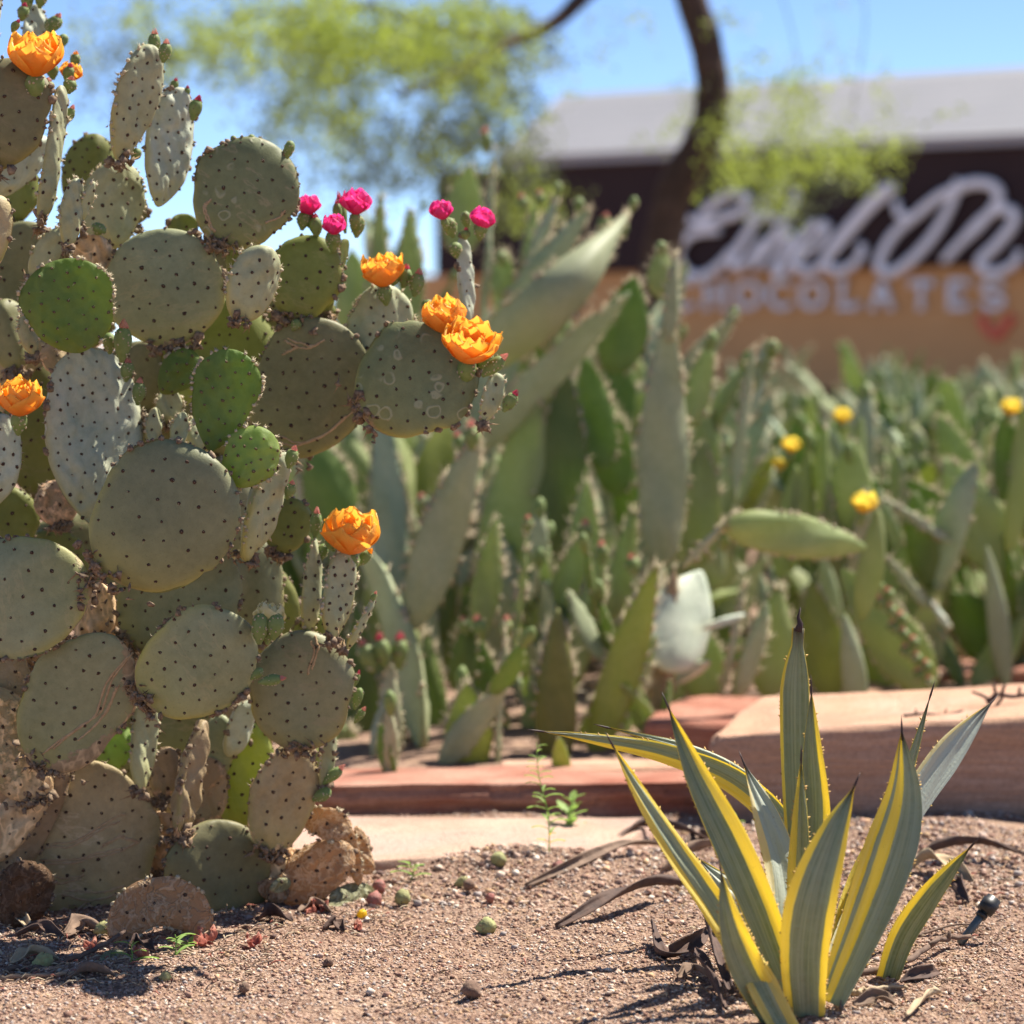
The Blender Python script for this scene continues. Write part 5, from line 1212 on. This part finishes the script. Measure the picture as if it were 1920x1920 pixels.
dead(e, r, (224, 1776, 374, 1764, 96, 3.16, 0, 0, 'dead', 1.0, {'arc': 185, 'wr': .0012, 'T': .006, 'tub': 0, 'cup': .22, 'bend': .3, 'cork': -1, 'yel': 0, 'rs': .007}), edge='cream')
r = PG(70, 1720)
e = empty('dried_pad', r, 'dark dry pad half buried in the shade at lower left cactus foot', 'dried pad')
dead(e, r, (10, 1740, 70, 1620, 116, 3.26, 0, 0, 'deadk', 1, {'wr': .004, 'T': .012, 'tub': 0, 'cup': .3, 'cork': -1, 'yel': 0}))
r = PG(600, 1690)
e = empty('dead_cactus_branch', r, 'withered brown cactus branch with hooked top lying right of the big cactus', 'dead branch')
dead(e, r, (515, 1685, 660, 1590, 104, 3.40, 0, 0, 'dead', 1, {'wr': .0025, 'T': .035, 'tub': 0, 'cork': -1, 'yel': 0}))
dead(e, r, (676, 1660, 644, 1535, 34, 3.42, 20, 0, 'dead', .9, {'wr': .002, 'T': .02, 'tub': 0, 'cork': -1, 'yel': 0}), edge='cream')
dead(e, r, (660, 1556, 570, 1534, 62, 3.40, 0, 0, 'dead', 1, {'wr': .0015, 'T': .010, 'tub': 0, 'cork': -1, 'yel': 0, 'curl': .2}), edge='cream')
dead(e, r, (690, 1640, 662, 1550, 34, 3.45, 45, 0, 'dead', 1, {'wr': .004, 'T': .012, 'tub': 0, 'cork': -1, 'yel': 0}))
dead(e, r, (505, 1690, 520, 1650, 60, 3.38, 0, 0, 'dead', 1, {'wr': .004, 'T': .04, 'tub': 0, 'cork': -1, 'yel': 0}))
for lab, sp_ in (('pale green wrinkled pad fragment lying right of the withered brown branch', (612, 1690, 704, 1676, 54, 3.42, 0, 50, 'deadp', 1, {'wr': .004, 'T': .03, 'tub': 0, 'cork': -1, 'yel': 0})),
                 ('small olive pad fragment tucked below the pale green fragment', (612, 1704, 672, 1700, 22, 3.38, 0, 50, 'deadp', 1, {'wr': .003, 'T': .02, 'tub': 0, 'cork': -1, 'yel': 0})),
                 ('small pale fragment resting on the withered brown branch foot', (504, 1664, 545, 1656, 20, 3.36, 0, 40, 'deadp', 1, {'wr': .003, 'T': .012, 'tub': 0, 'cork': -1, 'yel': 0})),
                 ('yellow green pad scrap in the shade edge at lower left', (190, 1800, 236, 1790, 24, 3.08, 0, 50, 'deadp', 1, {'wr': .003, 'T': .015, 'tub': 0, 'cork': -1, 'yel': 0}))):
    r = PG(sp_[0], sp_[1]); e = empty('pad_fragment', r, lab, 'pad fragment'); dead(e, r, sp_, edge=None)
M_fruit = plain('fallen_fruit_green', (.34, .36, .15), (.26, .22, .10), 130, .8, bumpd=.003)
M_fruitr = plain('fallen_fruit_red', (.32, .10, .08), (.26, .13, .10), 130, .7, bumpd=.003)
M_fruitb = plain('fallen_fruit_brown', (.24, .15, .10), (.13, .08, .06), 130, .9, bumpd=.003)
def fallen(px, py, w, mat, lab, seed, name='fallen_fruit', cat='fallen fruit'):
    r = PG(px, py + w * .4); s = w * r.y / FPX
    V, F = ovoid(s * 1.15, s, seed, 10, 10, .12)
    V = V + np.random.RandomState(seed).randn(*V.shape) * s * .02
    o = mesh_obj(name, V, F, mat); rs = np.random.RandomState(seed)
    o.matrix_basis = axis_mat((rs.randn(), rs.randn() * .5, .35), Vector((r.x, r.y, r.z + s * .2)))
    V1, F1 = blobs(V[rs.choice(len(V), 12)], s * .06, None, None, .4, seed); mesh_obj('areoles', V1, F1, M_fringe, o, kind='stuff')
    return tag(o, lab, cat)
for i, (x, y, w, mt, lab) in enumerate([
    (935, 1622, 30, M_fruit, 'green brown fallen fruit near the slender weed, just before the flat paver'), (853, 1654, 25, M_fruit, 'tan fallen fruit on the soil mound right of the small sprout'),
    (892, 1734, 34, M_fruit, 'largest green fallen fruit alone on open gravel in the middle'), (742, 1684, 30, M_fruit, 'yellow green fallen fruit touching red scraps beside the pale fragment'),
    (901, 1860, 34, M_fruitb, 'dark brown clod shaped fruit near bottom centre of the gravel'), (61, 1800, 36, M_fruit, 'dark green fallen fruit in the shadow at lower left'),
    (720, 1668, 24, M_fruitr, 'dull red fallen fruit behind the yellow green one'), (700, 1684, 30, M_fruitr, 'deep red fallen fruit against the pale green pad fragment'), (676, 1712, 20, M_yellow, 'small bright yellow scrap below the pale fragments'),
    (1046, 1628, 24, M_fruitr, 'reddish brown fallen fruit at the foot of the slender weed'), (872, 1664, 22, M_fruitb, 'small dark brown clod between the green fruits'), (176, 1742, 30, M_fruit, 'pale yellow crumbly fruit left of the curled dry pad'),
    (921, 1690, 18, M_fruitr, 'tiny pinkish clod on the gravel mound'), (461, 1850, 20, M_fruitb, 'tiny dark clod on lit gravel below the curled dry pad'), (606, 1806, 18, M_fruitb, 'tiny dark clod on open gravel below red petals'), (298, 1830, 22, M_fruit, 'small yellow scrap left of the bottom sprouts')]):
    fallen(x, y, w, mt, lab, i + 9)
M_wilt = petal_mat('petal_wilted', (.42, .13, .10), (.60, .34, .24), (.6, .2, .15))
for i, (x, y, w, lab) in enumerate([(604, 1700, 40, 'bright red wilted bloom right under the withered branch'), (396, 1758, 50, 'salmon wilted petals touching right side of the curled dry pad'), (480, 1764, 34, 'pink wilted bloom on gravel below the round dark pad'), (266, 1786, 36, 'pale pink wilted petals left of the bottom sprouts'), (668, 1738, 30, 'faded orange wilted petals under the small yellow scrap'), (172, 1774, 34, 'whitish pink wilted petal left of curled dry pad')]):
    r = PG(x, y + w * .25); e = empty('wilted_bloom', r, lab, 'wilted bloom', 'wilted blooms on the soil'); s = w * r.y / FPX; rs = np.random.RandomState(i)
    for j in range(5):
        V, F, pv = petal(s * .8, s * .5, R(5), R(120 + 30 * rs.rand()), i * 9 + j, 5, 6, .14); o = mesh_obj('petal', V, F, M_wilt, e, {'pv': pv * .8})
        o.matrix_basis = Matrix.Translation((rs.randn() * s * .15, rs.randn() * s * .15, s * .06)) @ Matrix.Rotation(rs.rand() * 6.28, 4, 'Z') @ Matrix.Rotation(rs.randn() * .6, 4, 'X')
M_stick = plain('dry_stick', (.10, .065, .05), (.20, .13, .09), 60, .9, bumpd=.002)
M_stickp = plain('pale_stick', (.34, .24, .16), (.22, .15, .10), 60, .9, bumpd=.002)
M_twig = plain('dark_twig', (.05, .03, .03), (.10, .06, .05), 90, .9, bumpd=.002)
def stick(pts, r0, r1, mat, lab, name='twig', lift=.004, flat=1.0, cat='stick', n=26, side=()):
    pp = []
    for (x, y, *h) in pts: p = PG(x, y); p.z += (h[0] if h else 0) + lift; pp.append(p)
    root = pp[0].copy(); s_ = spline([p - root for p in pp], n)
    s_ += np.random.RandomState(len(lab)).randn(*s_.shape) * r0 * .25
    V, F = tube([Vector(p) for p in s_], np.linspace(r0, r1, n), 7)
    ac = Acc(); ac.add(V, F); o = ac.obj(name, mat); o.location = root
    for i, (k_, dx, dz, l_) in enumerate(side):
        b = Vector(s_[k_]); V, F = tube([b, b + Vector((dx * .5, 0, dz * .6)) * l_, b + Vector((dx, .1, dz)) * l_], [r0 * .7, r0 * .5, r0 * .25], 6); mesh_obj('side_twig', V, F, mat, o)
    return tag(o, lab, cat)
def strip(pts, w, mat, lab, name='dry_leaf', seed=0, cat='dry leaf', lift=.006, curl=.8):
    """a dead leaf: a creased tapering strip"""
    pp = []
    hs = .35 if abs(pts[-1][0] - pts[0][0]) < 100 and max([q_[2] for q_ in pts if len(q_) > 2] + [0]) <= .02 else 1
    for (x, y, *h) in pts: p = PG(x, y); p.z += (h[0] * hs if h else 0) + lift; pp.append(p)
    root = pp[0].copy(); n = 30; s_ = spline([p - root for p in pp], n); V = []; rs = np.random.RandomState(seed); wm = w * root.y / FPX
    for i in range(n):
        t = Vector(s_[min(n - 1, i + 1)] - s_[max(0, i - 1)]).normalized(); x = t.cross(Vector((0, 0, 1))).normalized(); up = x.cross(t)
        v = i / (n - 1); hw = wm / 2 * (math.sin(PI * (v * .93 + .05)) ** .7)
        tw = Matrix.Rotation(1.1 * math.sin(3 * v + seed), 3, t); x = tw @ x; up = tw @ up
        for j in range(9):
            u = j / 4 - 1; p = Vector(s_[i]) + x * u * hw + up * (curl * hw * u * u + .15 * hw * math.sin(9 * u + 14 * v)); V.append(tuple(p))
    F = [(i * 9 + j, i * 9 + j + 1, i * 9 + j + 10, i * 9 + j + 9) for i in range(n - 1) for j in range(8)]
    o = mesh_obj(name, np.array(V), np.array(F), mat); o.location = root
    so = o.modifiers.new('thickness', 'SOLIDIFY'); so.thickness = .0015
    return tag(o, lab, cat)
M_dleaf = plain('dry_leaf_brown', (.13, .085, .06), (.24, .16, .11), 40, .85, bumpd=.003)
M_dleafd = plain('dry_leaf_dark', (.055, .035, .03), (.12, .07, .05), 40, .8, bumpd=.003)
M_dleafp = plain('dry_leaf_pale', (.48, .38, .24), (.36, .26, .16), 40, .8, bumpd=.003)
strip([(985, 1668), (1080, 1632, .006), (1170, 1606, .012), (1250, 1602, .01)], 20, M_dleaf, 'long dark dry leaf curving up to the right before the flat paver', seed=1)
strip([(1042, 1745), (1140, 1722, .02), (1220, 1704, .03), (1296, 1690, .02)], 30, M_dleafd, 'dark dry leaf raised off the gravel left of the agave', seed=2)
strip([(1140, 1592), (1200, 1578, .02), (1260, 1580, .02), (1330, 1592, .01)], 20, M_dleafd, 'dark dry leaf lying behind the left agave leaves', seed=3)
strip([(1240, 1640), (1310, 1622, .02), (1400, 1610, .02)], 28, M_dleaf, 'brown dry leaf behind the agave under the left leaf', seed=4)
strip([(1222, 1764, .02), (1240, 1800, .0), (1290, 1800, .012), (1330, 1776, .02)], 34, M_dleafd, 'curled dark dry leaf scroll left of agave foot', seed=5)
strip([(1372, 1872), (1336, 1820, .03), (1316, 1770, .06), (1306, 1702 + 60, .10)], 32, M_dleafd, 'upright dark brown dead leaf blade at left of agave foot', seed=6)
strip([(1360, 1900), (1330, 1860, .015), (1304, 1830, .03)], 26, M_dleafd, 'short dark dead leaf leaning under the upright blade', seed=7)
strip([(1576, 1900), (1590, 1850, .02), (1598, 1830, .05)], 26, M_dleaf, 'reddish brown dead leaf at right of agave foot', seed=8)
strip([(1700, 1912), (1740, 1880, .01), (1764, 1872, .006)], 18, M_dleafp, 'pale cream dry leaf at bottom right of the agave', seed=9)
strip([(1700, 1634), (1760, 1620, .02), (1840, 1612, .02), (1930, 1630, .015)], 22, M_dleafd, 'long dark dry leaf below the sandstone block at right', seed=10)
strip([(1690, 1650), (1740, 1640, .02), (1790, 1660, .02), (1824, 1672, .01)], 30, M_dleafp, 'tan twisted dry leaf right of the agave below the block', seed=11)
strip([(1780, 1650), (1800, 1670, .02), (1816, 1700, .0)], 22, M_dleafd, 'black curled dry leaf scrap near the right small leaf', seed=12)
strip([(0, 1728), (30, 1722, .02), (60, 1760, .0)], 24, M_dleafp, 'greyish dry strip at far lower left shade', seed=13)
strip([(120, 1760), (150, 1744, .01), (196, 1756, .0)], 34, M_dleaf, 'brown dry scrap in shade left of the curled pad', seed=14)
strip([(1290, 1590), (1320, 1586, .02), (1370, 1600, .0)], 30, M_dleaf, 'brown dry leaf by the corner of the thick block', seed=15)
strip([(482, 1732), (510, 1724, .01), (548, 1734, .0)], 30, M_dleafd, 'dark dry scrap below the round dark pad', seed=16)
strip([(606, 1750), (630, 1742, .01), (646, 1752, .0)], 24, M_dleafd, 'black dry scrap on gravel below red wilted bloom', seed=17)
stick([(0, 1838), (90, 1834), (180, 1828), (290, 1822)], .0035, .002, M_stickp, 'thin pale stick lying along lower left gravel')
stick([(10, 1826), (110, 1812), (190, 1794, .01), (236, 1778, .02)], .004, .0025, M_stick, 'brown stick crossing the yellow green scrap at lower left')
stick([(1570, 1838), (1690, 1826, .01), (1760, 1790, .015), (1816, 1776, .01)], .005, .003, M_stick, 'knobbly brown stick curving right of the agave', side=((8, .3, .5, .03), (14, .5, .3, .03), (19, .2, .6, .02)))
stick([(1720, 1760), (1790, 1748, .006), (1850, 1750, .006)], .0022, .001, M_stick, 'thin twig lying left of the black sprinkler')
stick([(1600, 1870), (1640, 1868, .006), (1700, 1862, .004)], .004, .002, M_dleafp, 'short straw coloured stick among litter at agave foot')
strip([(20, 1812), (60, 1800, .015), (110, 1806, .0)], 26, M_dleafp, 'pale dry scrap above the thin sticks at lower left', seed=21)
strip([(130, 1840), (170, 1832, .012), (220, 1838, .0)], 24, M_dleaf, 'brown dry scrap below the yellow green fragment', seed=22)
strip([(240, 1786), (262, 1780, .014), (290, 1790, .0)], 26, M_dleafd, 'dark dry scrap beneath the hollow of curled dry pad', seed=23)
strip([(30, 1762), (80, 1752, .014), (120, 1764, .0)], 24, M_dleafd, 'dark dry scrap in deep shade at lower left', seed=24)
strip([(1690, 1850), (1730, 1840, .014), (1762, 1832, .0)], 26, M_dleafd, 'dark curled scrap among litter right of agave foot', seed=25)
strip([(1600, 1892), (1640, 1884, .014), (1680, 1893, .0)], 26, M_dleaf, 'brown curled scrap at right of agave foot near the straw', seed=26)
strip([(1270, 1840), (1300, 1832, .014), (1340, 1846, .0)], 24, M_dleaf, 'brown scrap on soil below the dark leaf scroll', seed=27)
strip([(560, 1716), (590, 1708, .01), (624, 1718, .0)], 22, M_dleaf, 'brown scrap in the shadow under withered branch', seed=28)
# twigs on top of the thick block
def top_twig(pts, rad, lab, sides, D0=4.15):
    pp = [P(x, y, D0) for x, y in pts]; root = pp[0].copy(); s_ = spline([p - root for p in pp], 20)
    V, F = tube([Vector(p) for p in s_], np.linspace(rad, rad * .6, 20) * (1 + .35 * np.random.RandomState(3).rand(20)), 7); o = mesh_obj('twig', V, F, M_twig); o.location = root
    for i, (k_, dx, dz, l_) in enumerate(sides):
        b = Vector(s_[k_]); V, F = tube([b, b + Vector((dx * .5, .02, dz * .6)) * l_, b + Vector((dx, 0, dz)) * l_], [rad * .8, rad * .7, rad * .5], 6); mesh_obj('side_twig', V, F, M_twig, o)
    return tag(o, lab, 'twig')
top_twig([(1850, 1318), (1872, 1302), (1900, 1306), (1960, 1296)], .0042, 'dark knobbly twig at the right end on top of the sandstone block', ((2, -.9, .4, .035), (5, -.2, 1, .02), (8, .3, .9, .02), (9, -.5, -.7, .03), (14, .1, 1, .016)), 4.12)
top_twig([(1694, 1342), (1730, 1338), (1770, 1340), (1806, 1332)], .0022, 'thin dark twig lying on the block between two agave leaf tips', ((4, .1, 1, .01), (9, .1, -1, .008), (13, .2, 1, .01)), 4.06)

# the little black sprinkler on a riser
r = PG(1806, 1764)
e = empty('drip_sprinkler', r, 'small black irrigation sprinkler head tilted on a thin riser tube', 'sprinkler')
M_blk = plain('black_plastic', (.012, .012, .013), (.02, .02, .02), 50, .45, spec=.5); M_tubeg = plain('grey_green_tube', (.05, .07, .08), (.08, .11, .12), 40, .35, spec=.6)
a_ = PG(1800, 1770) - r; b_ = P(1848, 1706, r.y - .0) - r; dd = (b_ - a_).normalized()
V, F = tube([a_, a_.lerp(b_, .5), b_], .0055, 12); mesh_obj('riser', V, F, M_tubeg, e)
V, F = tube([b_ - dd * .004, b_ - dd * .0035, b_ + dd * .014, b_ + dd * .0145, b_ + dd * .020, b_ + dd * .0205], [.002, .0115, .0125, .0105, .0105, .002], 18); mesh_obj('head', V, F, M_blk, e, smooth=False)
V, F = tube([b_ - dd * .006, b_ - dd * .012], .008, 12); mesh_obj('collar', V, F, M_blk, e)

# weeds
M_weed = plain('weed_green', (.20, .33, .08), (.30, .42, .14), 60, .6, transl=.4, tcol=(.5, .8, .1)); M_weedy = plain('weed_yellow', (.70, .50, .06), (.8, .6, .1), 60, .6, transl=.4, tcol=(1, .7, .1))
def weed(base, top, D, leaves, lab, sw=.0011, broad=.3, droop=.4, seed=0, mat=None):
    b = P(*base, D); b.z = float(gz(b.x, b.y)); root = b.copy(); t = P(*top, D) - root; rs = np.random.RandomState(seed)
    e = empty('weed', root, lab, 'weed'); s_ = spline([Vector((0, 0, -.005)), t * .35 + Vector((rs.randn() * .003, 0, 0)), t * .7 + Vector((rs.randn() * .004, 0, 0)), t], 20)
    V, F = tube([Vector(p) for p in s_], np.linspace(sw, sw * .5, 20), 6); mesh_obj('stem', V, F, M_weed, e)
    for i in range(leaves):
        v = .12 + .86 * i / leaves; c_ = Vector(s_[int(v * 19)]); an = i * 2.4 + rs.rand(); l_ = (.02 + .018 * rs.rand()) * (1.2 - .5 * v) * (1.3 if broad > .3 else 1)
        d = Vector((math.cos(an), math.sin(an) * .6, .7 - droop * .3)).normalized(); pts = [c_ + d * l_ * k_ + Vector((0, 0, -droop * l_ * k_ * k_)) for k_ in (0, .25, .5, .75, 1)]
        sd_ = d.cross(Vector((0, 0, 1))).normalized(); V = []
        for k_, wv in enumerate((.1, .8, 1, .7, .05)):
            for u in (-1, 0, 1): V.append(tuple(pts[k_] + sd_ * u * l_ * broad * wv / 2 + Vector((0, 0, abs(u) * l_ * .04))))
        F = [(k_ * 3 + u, k_ * 3 + u + 1, k_ * 3 + u + 4, k_ * 3 + u + 3) for k_ in range(4) for u in range(2)]
        mesh_obj('leaf', np.array(V), np.array(F), M_weedy if (mat and i < mat) else M_weed, e)
    return e
weed((1030, 1640), (1006, 1392), 3.62, 30, 'tall slender weed with fine leaves standing before the red ledge', broad=.16, seed=1, mat=3)
weed((1062, 1584), (1074, 1492), 3.86, 14, 'small broad leaved weed on the paver right of the slender weed', broad=.42, seed=2, droop=.2)
weed((770, 1706), (768, 1616), 3.52, 8, 'small green sprout on the soil right of withered branch', broad=.2, seed=3)
weed((330, 1800), (328, 1752), 3.08, 6, 'bright green sprout right of curled dry pad foot', broad=.22, seed=4)
weed((244, 1824), (250, 1764), 3.04, 5, 'thin green sprout below the curled dry pad', broad=.16, seed=5)
weed((348, 1806), (350, 1768), 3.12, 5, 'tiny dark green sprout beside the bright green sprout', broad=.3, seed=6)
weed((1128, 1616), (1140, 1590), 3.75, 5, 'tiny pale sprout near the end of the dark dry leaf', broad=.3, seed=7)
weed((1380, 1560), (1368, 1530), 3.85, 4, 'tiny sprout at the corner of thick sandstone block', broad=.3, seed=8)
# litter too small to count: chaff, thin stalks, crumbs
rs = np.random.RandomState(77); ac = Acc(); cols = np.array([(.34, .24, .16), (.16, .10, .07), (.50, .40, .27), (.38, .14, .10)])
for (n, px0, px1, py0, py1) in ((520, 0, 520, 1700, 1850), (130, 480, 780, 1690, 1760), (150, 1250, 1480, 1640, 1915), (300, 1540, 1880, 1600, 1915), (110, 0, 1900, 1640, 1915)):
    for _ in range(n):
        p = PG(px0 + (px1 - px0) * rs.rand(), py0 + (py1 - py0) * rs.rand()); an = rs.rand() * 6.28; l_ = .006 + .022 * rs.rand() ** 2
        d = Vector((math.cos(an), math.sin(an), rs.randn() * .25)) * l_; p.z += .004
        V, F = tube([p - d * .5, p + Vector((0, 0, .15 * l_)), p + d * .5], [.0007, .0011, .0005], 4); ac.add(V, F, Col=cols[rs.choice(4, p=[.4, .3, .2, .1])])
ac.obj('plant_litter', M_grit, smooth=False, kind='stuff')
